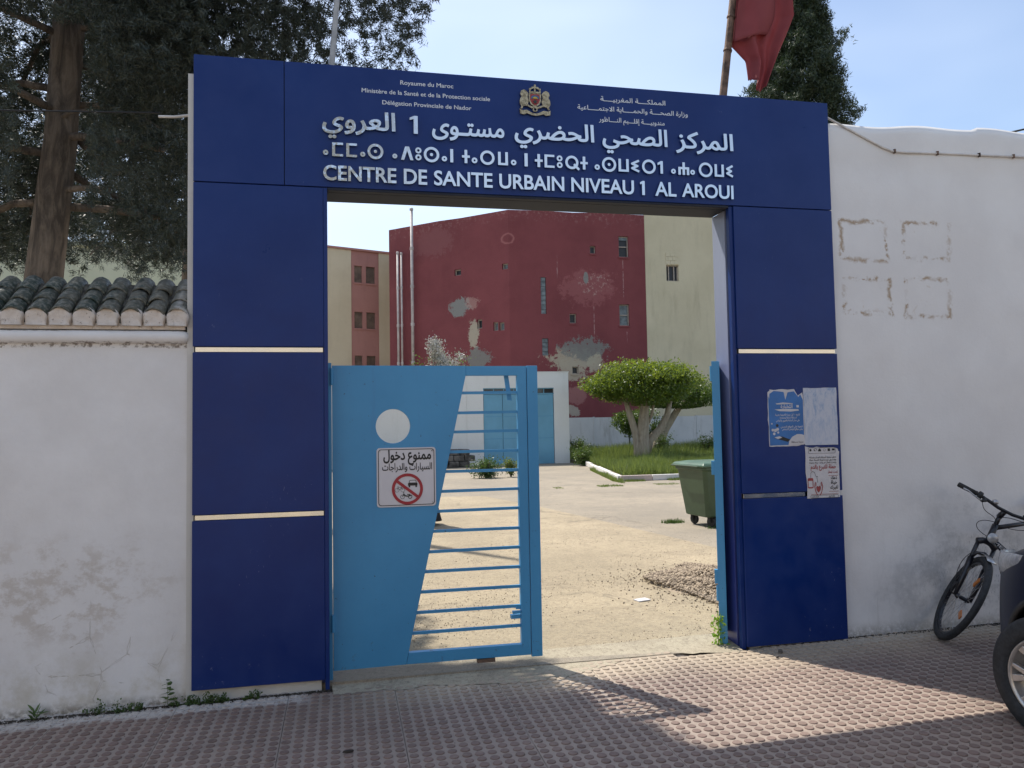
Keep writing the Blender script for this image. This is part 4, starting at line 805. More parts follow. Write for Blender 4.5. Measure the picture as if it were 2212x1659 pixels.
for k in range(110):
    z = r.uniform(0.0, 0.26)**1.1; L.append((Vector((r.gauss(0, .018), r.gauss(0, .018)-.01, z)), rv(r)+Vector((-.3, -.2, .2)), rv(r), r.uniform(.018, .034), r.uniform(.006, .012)))
MB().tube([(0, 0, -.01), (.01, 0, .12), (0, -.01, .25)], .003, 5).build('stem', LIME, w); link('leaves', leafpatch(len(L), lambda i: L[i]), LIME, w)
r = random.Random(9); L = []                                              # moss, litter and grit along the wall foot
DGRIT = plain('dark_grit', (0.05, 0.042, 0.032), 0.95, 0, .4, 40)
def debris(loc, pts, m, label, h_=0.004):
    o = MB(); n = len(pts); o.v = [(x, y, 0) for x, y in pts]+[(x*.8, y*.8, h_) for x, y in pts]; o.f = [list(range(n))[::-1], [n+i for i in range(n)]]+[[i, (i+1) % n, n+(i+1) % n, n+i] for i in range(n)]
    o = o.build('dead_leaf' if 'leaf' in label else 'stone_chip', m); o.location = loc; return tag(o, label, 'leaf' if 'leaf' in label else 'stone')
DL = plain('dry_dark_leaf', (0.03, 0.022, 0.016), 0.9)
debris((0.02, -0.97, gz(0.02, -.97)+.007), [(-.03, -.004), (-.008, -.016), (.022, -.01), (.03, .004), (.01, .014), (-.012, .01)], DL, 'dark curled dead leaf on the shaded pavement near the lower edge', .008)
debris((2.93, -0.14, gz(2.93, -.14)+.008), [(-.018, -.012), (.015, -.016), (.022, .006), (-.004, .016)], STONE, 'grey stone chip in front of the right pillar foot', .016)
debris((2.85, -0.24, gz(2.85, -.24)+.008), [(-.012, -.007), (.012, -.008), (.014, .006), (-.006, .009)], STONE, 'smaller stone chip just before the right pillar foot', .01)

# ================================================================== POLES, FLAG, CABLES
o = MB().tube([(-0.057, 0.34, 3.7), (-0.0546, .34, 4.12), (-0.02, .345, 4.55), (0.09, .36, 5.9)], [.021, .020, .019, .017], 12).build('flagpole', GREYP, smooth=True); tag(o, 'bare grey flagpole rising behind the left part of the header', 'flagpole')
fp = MB().tube([(2.862, .35, 3.7), (2.90, .35, 4.13), (3.008, .35, 4.89), (3.12, .35, 5.7)], [.031, .030, .028, .026], 14).build('flagpole', RUST, smooth=True); tag(fp, 'rusty flagpole carrying the red flag behind the header', 'flagpole')
for t in (0.35, .62, .8): c = Vector((2.90+.108*t/.76*1.0, .35, 4.13+t)); MB().tube([c-Vector((.003, 0, .008)), c+Vector((.003, 0, .008))], .034, 12).build('clamp', RUST, fp)
# hanging flag: draped grid
m = MB(); nu, nv = 46, 64
for j in range(nv+1):
    v = j/nv; ztop = 5.42; 
    for i in range(nu+1):
        u = i/nu
        # outline: left edge hugs pole then swings in, right edge bulges then tapers
        z = 5.42-(5.42-4.245)*v
        zl = z
        if zl > 4.55: xl = 2.985+(zl-4.55)*0.142
        else: xl = 2.985+min(.115, (4.55-zl)*0.8)
        xr = 3.50-0.02*math.cos((zl-4.9)*6) if zl > 4.78 else 3.49-(4.78-zl)*0.38
        x = xl+(xr-xl)*u
        fold = 0.035*math.sin(u*9.5+v*2.5)*(.5+.5*v)+0.02*math.sin(u*21+v*5)+0.05*math.sin(u*3.2+v*4)
        zz = z+0.03*math.sin(u*7)*v*0.6-(0.05*math.sin(u*math.pi)*v if v > .8 else 0)+(random.uniform(-.006, .006) if j == nv else 0)
        m.v.append((x, 0.36+fold, zz))
for j in range(nv):
    for i in range(nu): a = j*(nu+1)+i; m.f.append([a, a+1, a+nu+2, a+nu+1])
# folded-over flap in front
b = len(m.v); fl = [(2.99, 4.95), (3.33, 4.98), (3.36, 4.72), (3.30, 4.62), (3.16, 4.57), (2.975, 4.525)]
na = 14
for j in range(na+1):
    for i in range(na+1):
        u, v = i/na, j/na; xl = 3.04-0.065*v; xr = 3.30+.05*math.sin(v*3.0)-.02*v; x = xl+(xr-xl)*u; z = 5.0-(0.475-0.10*u)*v
        m.v.append((x, 0.262+0.03*math.sin(u*5+v*2)+0.05*u, z))
for j in range(na):
    for i in range(na): a = b+j*(na+1)+i; m.f.append([a, a+1, a+na+2, a+na+1])
fl_ = m.build('flag', FLAG, smooth=True); tag(fl_, 'faded red flag hanging limp in folds from the rusty flagpole', 'flag')
s_ = fl_.modifiers.new('t', 'SOLIDIFY'); s_.thickness = 0.0015
def cable(pts, rad, label, name='cable', m=CABLE):
    o = MB().tube(pts, rad, 6).build(name, m, smooth=True); return tag(o, label, 'cable')
def sag(a, b, s, n=14): a, b = Vector(a), Vector(b); return [a.lerp(b, t/n)-Vector((0, 0, s*math.sin(math.pi*t/n))) for t in range(n+1)]
cable(sag((3.2, 1.0, 5.35), (7.5, -3.2, 3.55), .05), 0.012, 'black overhead cable crossing the upper right corner of the sky'); cable(sag((5.12, .3, 3.88), (8.5, -1.2, 4.6), .04), 0.008, 'thin cable rising from the top of the right wall at the edge')
cable(sag((-7, 0.5, 3.62), (-1.19, .5, 3.765), .05), 0.006, 'thin grey wire strung left of the gateway in front of the trees'); cable([(-1.165, .3, 3.662), (-1.07, .3, 3.666), (-.99, .3, 3.680), (-.93, .28, 3.686)], 0.009, 'short pale conduit end poking out of the gateway masonry toward the tree', 'conduit_end', COND)

# ================================================================== TREES
def spray_mesh(C, n, length, width, seed, bias=(0, 0, 0), flat_=1.0):
    """C: (k,3) tuft centres; n narrow triangles fan out of every centre"""
    g = np.random.default_rng(seed); k = len(C); c = np.repeat(C, n, 0)
    d = g.normal(size=(k*n, 3)); d[:, 2] *= flat_; d += np.array(bias); 
    tb = np.repeat(g.normal(size=(k, 3))*0.9, n, 0); d += tb; d /= np.linalg.norm(d, axis=1)[:, None]
    s = np.cross(d, g.normal(size=(k*n, 3))); s /= np.linalg.norm(s, axis=1)[:, None]+1e-9
    length = np.asarray(length)*np.ones(k); length = np.repeat(length, n)[:, None]; width = width*length/length.mean()
    L = length*g.uniform(.5, 1.2, (k*n, 1)); w = width*g.uniform(.6, 1.3, (k*n, 1)); p = c+g.normal(size=c.shape)*length*.3
    V = np.stack([p-s*w, p+s*w, p+d*L], 1).reshape(-1, 3); return V, np.arange(len(V)).reshape(-1, 3)
def leaf_mesh(P, size, seed, up=0.4):
    g = np.random.default_rng(seed); n = len(P); d = g.normal(size=(n, 3)); d /= np.linalg.norm(d, axis=1)[:, None]
    nn = g.normal(size=(n, 3))+np.array([0, 0, up*2]); s = np.cross(d, nn); s /= np.linalg.norm(s, axis=1)[:, None]+1e-9; L = size*g.uniform(.6, 1.2, (n, 1))
    V = np.stack([P-d*L*.5, P+s*L*.26, P+d*L*.5, P-s*L*.26], 1).reshape(-1, 3); return V, np.arange(len(V)).reshape(-1, 4)
def snoise(P, f, seed):
    g = np.random.default_rng(seed); o = np.zeros(len(P))
    for k in range(7): w = g.normal(size=3)*f*(1+k*.35); o += np.sin(P@w+g.uniform(0, 6.28))/(1+k*.4)
    return o/2.6
def put(name, parts, m, parent, kind=None):
    off = 0; Vs, Ts = [], []
    for V, T in parts: Vs.append(V); Ts.append(T+off); off += len(V)
    o = link(name, fast_mesh(name, np.concatenate(Vs), np.concatenate(Ts), Ts[0].shape[1]), m, parent)
    if kind: o['kind'] = kind
    return o
sun_v = np.array([0.35, -0.54])
def conifer(loc, trunk, trunk_r, zr, rad, nbr, seed, label, ok, stubs=(), dens=1.0, droop=0.25, extra=None):
    t = empty('conifer_tree', loc, 0, label, 'tree'); g = np.random.default_rng(seed); loc = np.array(loc)
    tp = np.array(trunk)
    m = MB().tube([tuple(p) for p in tp], trunk_r, 18); mv = np.array(m.v)
    a = np.arctan2(mv[:, 1]-np.interp(mv[:, 2], tp[:, 2], tp[:, 1]), mv[:, 0]-np.interp(mv[:, 2], tp[:, 2], tp[:, 0])); k = 1+0.05*np.sin(a*5+mv[:, 2]*1.3)+.03*np.sin(a*9)
    cxy = np.stack([np.interp(mv[:, 2], tp[:, 2], tp[:, 0]), np.interp(mv[:, 2], tp[:, 2], tp[:, 1])], 1); mv[:, :2] = cxy+(mv[:, :2]-cxy)*k[:, None]; m.v = [tuple(v) for v in mv]
    m.build('trunk', BARK, t, smooth=True)
    for s in stubs: MB().tube(s[0], s[1], 9).build('broken_branch', BARK, t, smooth=True)
    br = MB(); cen = []
    for i in range(nbr):
        z = zr[0]+(zr[1]-zr[0])*(i+.5)/nbr; a = i*2.39996+g.uniform(-.3, .3); f = (z-zr[0])/(zr[1]-zr[0]); L = rad*(1.0-0.55*f**1.4)*g.uniform(.75, 1.1)
        bx_, by_ = np.interp(z, tp[:, 2], tp[:, 0]), np.interp(z, tp[:, 2], tp[:, 1]); pts = []
        rise = g.uniform(.0, .35)
        for s in np.linspace(0, 1, 7): pts.append((bx_+math.cos(a)*L*s, by_+math.sin(a)*L*s, z+L*(rise*s-droop*2.2*s*s)+.04*g.normal()))
        keep = []
        for p in pts:
            if not ok(np.array([np.array(p)+loc]))[0] and len(keep) > 1: break
            keep.append(p)
        if not ok(np.array([np.array(keep[1 if len(keep) > 1 else 0])+loc]))[0]: keep = []
        if len(keep) > 2: br.tube(keep, [0.045*(1-.13*q)*(1-f*.5) for q in range(len(keep))], 6)
        for q in range(int(120*dens*L/rad)):
            s = g.uniform(.18, 1.05)**.8; k = s*6; i0 = min(int(k), 5); p = np.array(pts[i0])+(np.array(pts[i0+1])-np.array(pts[i0]))*(k-i0)
            w = 0.12+0.34*s; cen.append(p+g.normal(size=3)*np.array([w, w, w*.62])-np.array([0, 0, .12*s]))
    br.build('limb', BARK, t, smooth=True)
    C = np.array(cen)
    if extra is not None: C = np.concatenate([C, extra-loc])
    Wd = C+loc; keep = (snoise(Wd, 1.5, seed+1) > -0.85) & (snoise(Wd, 4.5, seed+9) > -0.85); keep &= ok(Wd); C = C[keep]
    V, T = spray_mesh(C, 28, 0.070*np.clip((Wd[keep][:, 1]+5.13)/8.6, .62, 1.5), 0.0052, seed+2, (0, 0, -.25)); put('crown', [(V, T)], CONIF, t); return t
def ok1(W):
    X, Y_, Z = W.T; k = Y_+5.13; sx, sy2 = X+.35*Z, Y_-.54*Z; nz_ = snoise(W, 3.0, 77)*.25
    o = (Z-1.6)/k > .196+.01*np.sin(X*9)+.05*np.maximum(0, X+1.0)
    o &= ~((sx > 0.55+nz_) & (sy2 > 0.2)); o &= ~((sx > 1.27+nz_+0.55*np.clip(-(sy2+0.75), 0, 1.2)) & (sy2 > -1.52)); q = (Z-1.6)/k; o &= ~((X/k > -0.17) & (q < .30)); o &= X/k < .074+.04*np.clip((q-.42)/.12, 0, 1)+.012*np.sin(Z*9+Y_*4); o &= Y_ > 0.36; o &= ~((X/k > -.367) & (X/k < -.292) & (Y_ < 3.45) & (q < .49)); return o  # crown trimmed so its shadow leaves the sunlit yard and pavement clear
ge = np.random.default_rng(99); ez = ge.uniform(5.6, 10.5, 4200); EXT = np.column_stack([ge.uniform(.45, 1.95, 4200)-.35*ez, ge.uniform(-1.95, -.55, 4200)+.54*ez, ez]); EXT = np.concatenate([EXT, np.column_stack([ge.uniform(-1.9, .95, 13000), ge.uniform(.45, 1.9, 13000), ge.uniform(4.1, 6.6, 13000)])])   # first unseen tufts added to shade the pavement, then boughs over the header
conifer((-3.05, 3.5, 0), [(0, 0, -.1), (0.02, 0, .3), (.08, 0, 2.0), (.14, 0, 3.15), (.27, 0, 4.58), (.34, .02, 6.0), (.5, .05, 8.5), (.6, .1, 11)], [.26, .22, .185, .172, .152, .14, .10, .03], (3.75, 10.5), 3.1, 46, 21,
        'big dark conifer with a thick brown trunk behind the tiled left wall', ok1, dens=6.5,
        stubs=[([(.25, -.05, 4.03), (.5, -.1, 4.06), (.78, -.14, 4.04)], [.035, .03, .026]), ([(.22, -.06, 4.72), (.4, -.16, 4.80), (.58, -.2, 4.83)], [.035, .022, .012]), ([(.2, .05, 4.78), (.42, .1, 4.62), (.62, .1, 4.42), (.78, .12, 4.28)], [.055, .05, .045, .04])], extra=EXT)
def ok2(W):
    X, Y_, Z = W.T; k = Y_+5.13; q = (Z-1.6)/k; rx = X/k
    o = (q > .200+.012*np.sin(X*5)+.012*np.sin(X*11)); o &= ~((rx > -0.09) & (q < .30)); o &= rx < .078; o &= ~((X+.35*Z > -.3) & (Y_-.54*Z > .2)); return o
conifer((-2.9, 11.5, 0), [(0, 0, -.1), (0, 0, 4), (.1, 0, 9), (.1, 0, 14)], [.3, .24, .16, .05], (4.9, 14), 5.2, 60, 31, 'broad dark conifer standing further back, its crown filling the view above the tiled wall', ok2, dens=6.0, droop=.2)
conifer((-8.6, 9.5, 0), [(0, 0, -.1), (0, 0, 4), (.1, 0, 8), (.1, 0, 12)], [.24, .2, .14, .05], (4.4, 12), 3.4, 40, 41, 'dark conifer at the far left edge behind the tiled wall', lambda W: (W[:, 2]-1.6)/(W[:, 1]+5.13) > .205, dens=6.0, droop=.2)
# cypress
cyp = empty('cypress_tree', (12.45, 14, 0), 0, 'tall dark cypress rising behind the right end of the header', 'tree'); g = np.random.default_rng(5)
MB().tube([(0, 0, 0), (0, 0, 6), (.1, 0, 14)], [.2, .15, .03], 10).build('trunk', BARK, cyp, smooth=True)
n = 26000; z = g.uniform(6.0, 15.2, n); rr0 = np.interp(z, [1, 4, 9, 11, 13, 14.5, 15.3], [.8, 1.15, 1.25, 1.08, .66, .35, .05]); a = g.uniform(0, 6.283, n)
rr1 = rr0*(1+0.10*np.sin(a*3+z*1.7)+.13*np.sin(a*8-z*4.3)+.10*np.sin(z*7+a*5)+.05*np.sin(z*17+a*11))*g.uniform(.6, 1.02, n); C = np.stack([rr1*np.cos(a), rr1*np.sin(a), z], 1)
for cx_, cz_, s_ in ((1.35, 12.35, 14), (1.2, 12.2, 14), (1.05, 12.0, 18), (1.5, 10.3, 20), (1.6, 10.1, 16), (-1.6, 10.45, 22), (-1.55, 10.2, 16), (-.35, 13.0, 10)): C = np.concatenate([C, np.array([cx_, -.2, cz_])+g.normal(size=(s_, 3))*.09])
V, T = spray_mesh(C, 9, .13, .013, 6, (0, 0, .9)); put('crown', [(V, T)], CYPR, cyp)
# ficus trees in the raised bed
def ficus(loc, label, ce, ra, nl, m, trunks, seed, flatb, size=.095):
    t = empty('ficus_tree', loc, 0, label, 'tree'); g = np.random.default_rng(seed)
    tr = MB()
    for pts, rs in trunks: tr.tube(pts, rs, 14)
    tr.build('trunk', FBARK, t, smooth=True)
    d = g.normal(size=(nl, 3)); d /= np.linalg.norm(d, axis=1)[:, None]; r_ = g.uniform(.0, 1, (nl, 1))**.28
    lc = g.normal(size=(26, 3)); lc /= np.linalg.norm(lc, axis=1)[:, None]; lc *= g.uniform(.45, .74, (26, 1)); li = g.integers(0, 26, nl); lr = g.uniform(.30, .46, 26)[li][:, None]
    bump = 1+.12*snoise(d*2.6, 1.6, seed+3)[:, None]+.10*snoise(d*7, 1.6, seed+4)[:, None]; P = np.where(g.uniform(size=(nl, 1)) < .22, d*r_*bump*.8, lc[li]+d*r_*lr*bump); P[:, 2] = np.where(P[:, 2] < -flatb, -flatb+(P[:, 2]+flatb)*.25, P[:, 2])
    P = P*np.array(ra)+np.array(ce); P = P[snoise(P, 4.2, seed+5) > -.45]
    V, T = leaf_mesh(P, size, seed+6, .5); tip = P[(g.uniform(size=len(P)) < .012)]; V2, T2 = leaf_mesh(np.repeat(tip, 5, 0)+g.normal(size=(len(tip)*5, 3))*.07+np.array([0, 0, .10]), size, seed+7, .2)
    put('crown', [(V, T), (V2, T2)], m, t)
ficus((11.42, 24, .12), 'umbrella shaped ficus tree with bright leaves and pale twin trunk in the grass bed', (.15, 0, 2.98), (2.5, 2.3, 1.0), 42000, FICUS,
      [([(-.12, 0, -.1), (-.12, -.02, .5), (-.2, 0, 1.1), (-.42, .05, 1.9), (-.6, .1, 2.6)], [.2, .17, .15, .12, .08]), ([(.08, -.05, -.1), (.08, -.05, .6), (.1, -.05, 1.3), (.2, 0, 2.1), (.25, 0, 2.8)], [.27, .24, .23, .17, .08]),
       ([(.3, .1, .3), (.42, .1, .8), (.9, .1, 1.25), (1.2, .1, 1.8), (1.35, .1, 2.4)], [.16, .17, .15, .12, .08]), ([(.25, 0, 1.3), (.5, 0, 1.8), (.6, 0, 2.3)], [.07, .06, .05])], 50, .80, .11)
ficus((14.0, 28.3, .12), 'darker ficus tree with leaning forked trunk, half hidden behind the umbrella shaped one', (1.0, 0, 2.75), (2.5, 2.0, 1.05), 26000, FICUS2,
      [([(-.1, 0, -.1), (-.1, 0, .5), (.3, 0, 1.2), (.9, 0, 2.0), (1.4, 0, 2.6)], [.3, .27, .2, .14, .08]), ([(.2, 0, .9), (.35, 0, 1.6), (.5, 0, 2.4)], [.16, .12, .08])], 60, .5)
ficus((12.6, 27.2, .12), 'low leafy ficus shoots behind the pale trunk', (0, 0, 1.5), (1.25, .9, .75), 9000, FICUS2, [([(0, 0, -.1), (0, 0, 1.4)], [.08, .05])], 70, .8)

# ================================================================== YARD THINGS
soil = MB(); bedp = [(7.52, 15.62), (22, 15.8), (22, 33.4), (9.3, 33.4), (9.3, 26.6), (9.25, 24.5)]; V, T = fill([bedp]); o = extrude(V, T, .14, (0, 0, .13), (1, 0, 0), (0, 1, 0), (0, 0, 1)).build('planting_bed', SOIL); o['kind'] = 'structure'
kb = empty('bed_kerb', (7.48, 15.55, 0), 0, 'whitewashed kerb of worn stones around the grass bed', 'kerb')
kp = [(9.22, 24.2), (7.48, 15.55), (21.5, 15.75)]; r = random.Random(2)
for (a, b) in zip(kp[:-1], kp[1:]):
    a, b = Vector((*a, 0)), Vector((*b, 0)); L = (b-a).length; n = int(L/.92)
    for i in range(n):
        p0, p1 = a.lerp(b, i/n), a.lerp(b, (i+1)/n); c = (p0+p1)/2-Vector((7.48, 15.55, 0)); d = (p1-p0)/2*.985; w = Vector((-d.y, d.x, 0)).normalized()*.065
        wht = not ((b.x > 12 and i == 0)); h_ = .078+r.uniform(-.008, .006); MB().obox(c+Vector((0, 0, h_)), d, w, (0, 0, h_)).build('kerb_stone', KERBW if wht else KERBP, kb, bevel=.015)
g = np.random.default_rng(8)
def blades(n, region, h, w, seed, zfun):
    g = np.random.default_rng(seed); P = []; 
    while len(P) < n:
        x, y = g.uniform(region[0], region[1]), g.uniform(region[2], region[3])
        P.append((x, y)) if region[4](x, y) else None
    P = np.array(P); hh = h*g.uniform(.35, 1.25, n)*(1+.45*np.sin(P[:, 0]*2.1)*np.cos(P[:, 1]*1.3)); a = g.uniform(0, 6.283, n); l = g.normal(size=(n, 2))*.28*hh[:, None]
    z = zfun(P[:, 0], P[:, 1]); b = np.column_stack([P, z]); s = np.column_stack([np.cos(a)*w, np.sin(a)*w, np.zeros(n)]); t = b+np.column_stack([l, hh])
    return np.stack([b-s, b+s, t], 1).reshape(-1, 3), np.arange(n*3).reshape(-1, 3)
left = lambda x, y: x > 7.65+(y-15.6)*.195 if y < 24.5 else x > 9.32
o = put('grass', [blades(60000, (7.6, 17, 15.72, 24, left), .27, .012, 1, lambda x, y: .12+x*0), blades(30000, (9.3, 20, 24, 33, left), .42, .016, 2, lambda x, y: .12+x*0), blades(5000, (9.3, 17, 16, 27, left), .5, .006, 14, lambda x, y: .12+x*0), blades(2600, (7.3, 9.0, 14.9, 21, lambda x, y: abs(x-(7.40+(y-15.6)*.195)) < .11), .12, .008, 3, lambda x, y: x*0),
      blades(1300, (7.4, 11, 15.28, 15.5, lambda x, y: math.sin(x*5) > .2), .07, .008, 4, lambda x, y: x*0), blades(700, (5.2, 9, 13.9, 14.4, lambda x, y: math.sin(x*4) > .3), .03, .01, 5, lambda x, y: x*0)], GRASS, None); tag(o, 'long green grass filling the raised bed under the ficus trees', 'grass', kind='stuff')
# tall wild plants behind the grass and a grey-green bush by the shed corner
def shrub(loc, label, rad, h, n, m, seed, size=.06, flowers=0, name='shrub'):
    t = empty(name, loc, 0, label, 'shrub'); g = np.random.default_rng(seed); st = MB(); P = []; F = []
    for i in range(14):
        a = g.uniform(0, 6.28); q = g.uniform(.1, 1)*rad; top = Vector((math.cos(a)*q, math.sin(a)*q*.7, h*g.uniform(.6, 1.0))); st.tube([(0, 0, 0), top*.5+Vector((0, 0, h*.1)), top], [.02, .012, .006], 5)
        k = n//14; s = g.uniform(.25, 1.05, (k, 1)); P.append(np.array(top)*s+g.normal(size=(k, 3))*rad*.2); F.append(np.array(top)+g.normal(size=(max(1, flowers//14), 3))*rad*.16)
    st.build('stem', BARK, t); V, T = leaf_mesh(np.concatenate(P), size, seed+1); put('foliage', [(V, T)], m, t)
    if flowers: V, T = leaf_mesh(np.concatenate(F), size*1.0, seed+2, 0); put('flowers', [(V, T)], SILVW, t, 'stuff')
shrub((3.75, 28.4, 0), 'tall silvery shrub with pale seed heads, left of the two above the gate', .9, 5.05, 9000, SILV, 3, .10, 13000); shrub((4.65, 28.6, 0), 'silvery seeding shrub, right and lower of the two above the gate', .65, 4.65, 6000, SILV, 4, .10, 1000)
shrub((3.8, 27.9, 0), 'green leafy shrub in front of the silvery shrubs behind the gate', 1.3, 4.25, 9000, FICUS2, 5, .12)
shrub((4.35, 18.6, 0), 'low dark green weed clump by the stone block seen through the bars', .55, .55, 2600, WEED, 6, .07); shrub((5.1, 18.8, 0), 'small pale green weed beside the dark clump in the yard', .28, .55, 900, GRASS, 7, .07)
shrub((9.05, 23.9, .0), 'grey green weedy bush at the foot of the white shed corner', .55, .7, 3000, FICUS2, 8, .06)
for i, (x, y, h_, lab) in enumerate(((10.4, 29.0, .8, 'tall wild plant left of the ficus trunk by the low wall'), (13.3, 26.3, .95, 'tall dark wild plant between the two ficus trunks'), (15.2, 26.0, 1.0, 'tall dark wild plant at the right under the second ficus'), (9.9, 31.0, .8, 'wild plant at the shed side of the low wall'))): shrub((x, y, .12), lab, .5, h_, 1400, FICUS2, 20+i, .08, name='wild_plant')
o = put('yard_weeds', [blades(260, (4.9, 5.4, 6.5, 6.9, lambda x, y: ((x-5.15)/.22)**2+((y-6.7)/.12)**2 < random.random()), .05, .007, 9, lambda x, y: x*0), blades(260, (5.3, 5.8, 5.5, 6.3, lambda x, y: ((x-5.55)/.25)**2+((y-5.9)/.3)**2 < random.random()**2), .04, .006, 10, lambda x, y: x*0)], WEED, None); tag(o, kind='stuff')
# shed
sh = empty('shed', (6, 26.3, 0), 0, 'low white shed and yard wall with pale blue double doors across the yard', 'shed'); SO = (-6, 0, 0)
V, T = fill([rect(-6.0, -.1, 9.205, 3.75), rect(5.60, -.05, 8.57, 3.12)[::-1]]); extrude(V, T, .25, SO, **FX).build('wall', WHT, sh)
MB().box(-1.0, 3.205, .2505, 5, -.1, 3.62).build('rear_wall', WHT, sh); MB().box(-1.02, 3.225, -.02, 5, 3.752, 3.79).build('roof', WHT, sh); MB().box(-1.085, -1.06, -.025, -.002, -.05, 3.75).build('wall_joint', WHT, sh)
MB().box(-.40, 2.57, .14, .2495, -.05, 3.12).build('door_recess', DARK, sh)
for i, (x0, x1) in enumerate(((5.62, 6.40), (6.415, 7.10), (7.115, 7.82), (7.835, 8.55))):
    d = MB().box(x0-6, x1-6, .05, .10, .0, 2.86).build('door_leaf', SHED_BLUE, sh, bevel=.008)
    for z in (1.05, 1.95): MB().box(x0-6+.03, x1-6-.03, .046, .05, z, z+.012).build('door_seam', GATE, d)
MB().box(-.40, 2.57, .03, .11, 2.868, 2.905).build('transom_bar', SHED_BLUE, sh); MB().box(-.40, 2.57, .03, .11, 3.085, 3.12).build('door_head', SHED_BLUE, sh)
for i in range(7): MB().box(-.39+i*.422, -.365+i*.422, .04, .10, 2.906, 3.084).build('mullion', SHED_BLUE, sh)
for i in range(6): MB().box(-.36+i*.422, .028+i*.422, .07, .08, 2.907, 3.083).build('transom_pane', GLASSD, sh)
sb = empty('stone_block', (3.9, 25.4, 0), 0, 'low rough grey stone block at the foot of the shed wall', 'stone block')
r = random.Random(5)
for i in range(5):
    for j in range(3):
        V0 = Vector((-.95+i*.42+(.2 if j % 2 else 0), 0, .12+j*.235)); MB().obox(V0, (.2, 0, r.uniform(-.01, .01)), (0, .3+r.uniform(-.02, .03), 0), (0, 0, .112)).build('stone', STONE, sb, bevel=.03)
o = MB(); o.v = [(-.85, 0, 3.6), (.15, 0, 3.6), (-.05, -.9, 3.72), (-.72, -.9, 3.78), (-.85, 0, 3.72), (.15, 0, 3.68), (-.05, -.9, 3.80), (-.72, -.9, 3.90)]; o.f = [[0, 3, 2, 1], [4, 5, 6, 7], [0, 1, 5, 4], [1, 2, 6, 5], [2, 3, 7, 6], [3, 0, 4, 7]]
tag(o.build('canopy', plain('red_canopy_sheet', (0.42, 0.06, 0.06), .6)), 'small red sloping canopy just above the top edge of the gate leaf', 'canopy').location = (2.7, 25.6, 0)
# low wall of posts and panels
lwl = empty('low_wall', (14, 34, 0), 0, 'low weathered white panel wall behind the grass bed', 'wall')
for i in range(7):
    x0 = 9.0+i*1.92-14; MB().box(x0, x0+1.86, .0, .12, 0, 1.93+.02*math.sin(i*3)).build('wall_panel', LOWW, lwl); MB().box(x0+1.862, x0+1.918, -.03, .15, 0, 1.96).build('post', LOWW if i != 2 else DARK, lwl)
# wheeled bin
bn = empty('wheeled_bin', (5.60, 6.25, 0), R(6), 'dark green plastic wheeled rubbish bin half hidden by the right gate leaf', 'bin')
m = MB(); prf = [(.155, .27, .30), (.17, .285, .33), (.60, .335, .385), (.86, .365, .415), (.875, .39, .44), (.915, .39, .44)]
for z, hx, hy in prf: m.v += [(sx3*(hx-c1)*1.0, sy3*(hy-c2), z) for sx3, sy3, c1, c2 in ((-1, -1, .05, 0), (1, -1, .05, 0), (1, -1, 0, .05), (1, 1, 0, .05), (1, 1, .05, 0), (-1, 1, .05, 0), (-1, 1, 0, .05), (-1, -1, 0, .05))]
for i in range(len(prf)-1):
    for k in range(8): a, b = i*8+k, i*8+(k+1) % 8; m.f.append([a, b, b+8, a+8])
m.f.append([k for k in range(8)][::-1]); m.f.append([40+k for k in range(8)]); m.build('body', BINM, bn, bevel=.008)
m = MB(); 
for s_, z in ((1.0, .918), (1.0, .945), (.93, .975), (.6, 1.0)): m.v += [(x*s_, y*s_, z) for x, y in ((-.41, -.46), (.41, -.46), (.41, .46), (-.41, .46))]
for i in range(3):
    for k in range(4): a, b = i*4+k, i*4+(k+1) % 4; m.f.append([a, b, b+4, a+4])
m.f += [[0, 3, 2, 1], [12, 13, 14, 15]]; m.build('lid', BINL, bn, bevel=.01)
MB().tube([(-.43, -.40, .93), (-.46, -.38, .93), (-.46, .38, .93), (-.43, .40, .93)], .013, 8).build('handle', BINM, bn); MB().box(-.12, .10, -.372-.012, -.36, .60, .80).build('sticker', plain('dark_sticker', (0.03, 0.03, 0.028), .6), bn).rotation_euler = (-.03, 0, 0)
MB().lathe([(.022, 0), (.022, .012)], 12, (.05, -.385, .71), (0, -1, 0)).build('lock', ALU, bn)
for i, (x, y) in enumerate(((-.18, -.24), (.18, -.24), (-.18, .24), (.18, .24))):
    w = MB().lathe([(.055, -.02), (.075, -.018), (.08, 0), (.075, .018), (.055, .02)], 20, (x+.02, y, .08), (1, .25, 0)).build('caster', RUBB, bn); MB().box(x-.032, x-.012, y-.03, y+.03, .07, .165).box(x+.05, x+.068, y-.03, y+.03, .07, .165).build('caster_fork', RUBB, w)
# gravel
g = np.random.default_rng(12)
def pebbles(name, n, pos, size, m, seed):
    g = np.random.default_rng(seed); P = pos(g, n)
    if name in ('yard_grit', 'loose_gravel'): P = P[snoise(P*np.array([1, 1, 0]), 1.1, 3) > g.normal(size=n)*.35]; n = len(P)
    ico = np.array([(0, 0, 1), (.9, 0, .2), (.28, .85, .2), (-.73, .53, .15), (-.73, -.53, .2), (.28, -.85, .15), (0, 0, -.6)]); Fc = np.array([(0, 1, 2), (0, 2, 3), (0, 3, 4), (0, 4, 5), (0, 5, 1), (6, 2, 1), (6, 3, 2), (6, 4, 3), (6, 5, 4), (6, 1, 5)])
    s = size*g.uniform(.4, 1.5, (n, 1, 1))*g.uniform(.7, 1.3, (n, 1, 3)); V = (ico[None]*s+P[:, None]).reshape(-1, 3); T = (Fc[None]+7*np.arange(n)[:, None, None]).reshape(-1, 3)
    return tag(link(name, fast_mesh(name, V, T), m), kind='stuff')
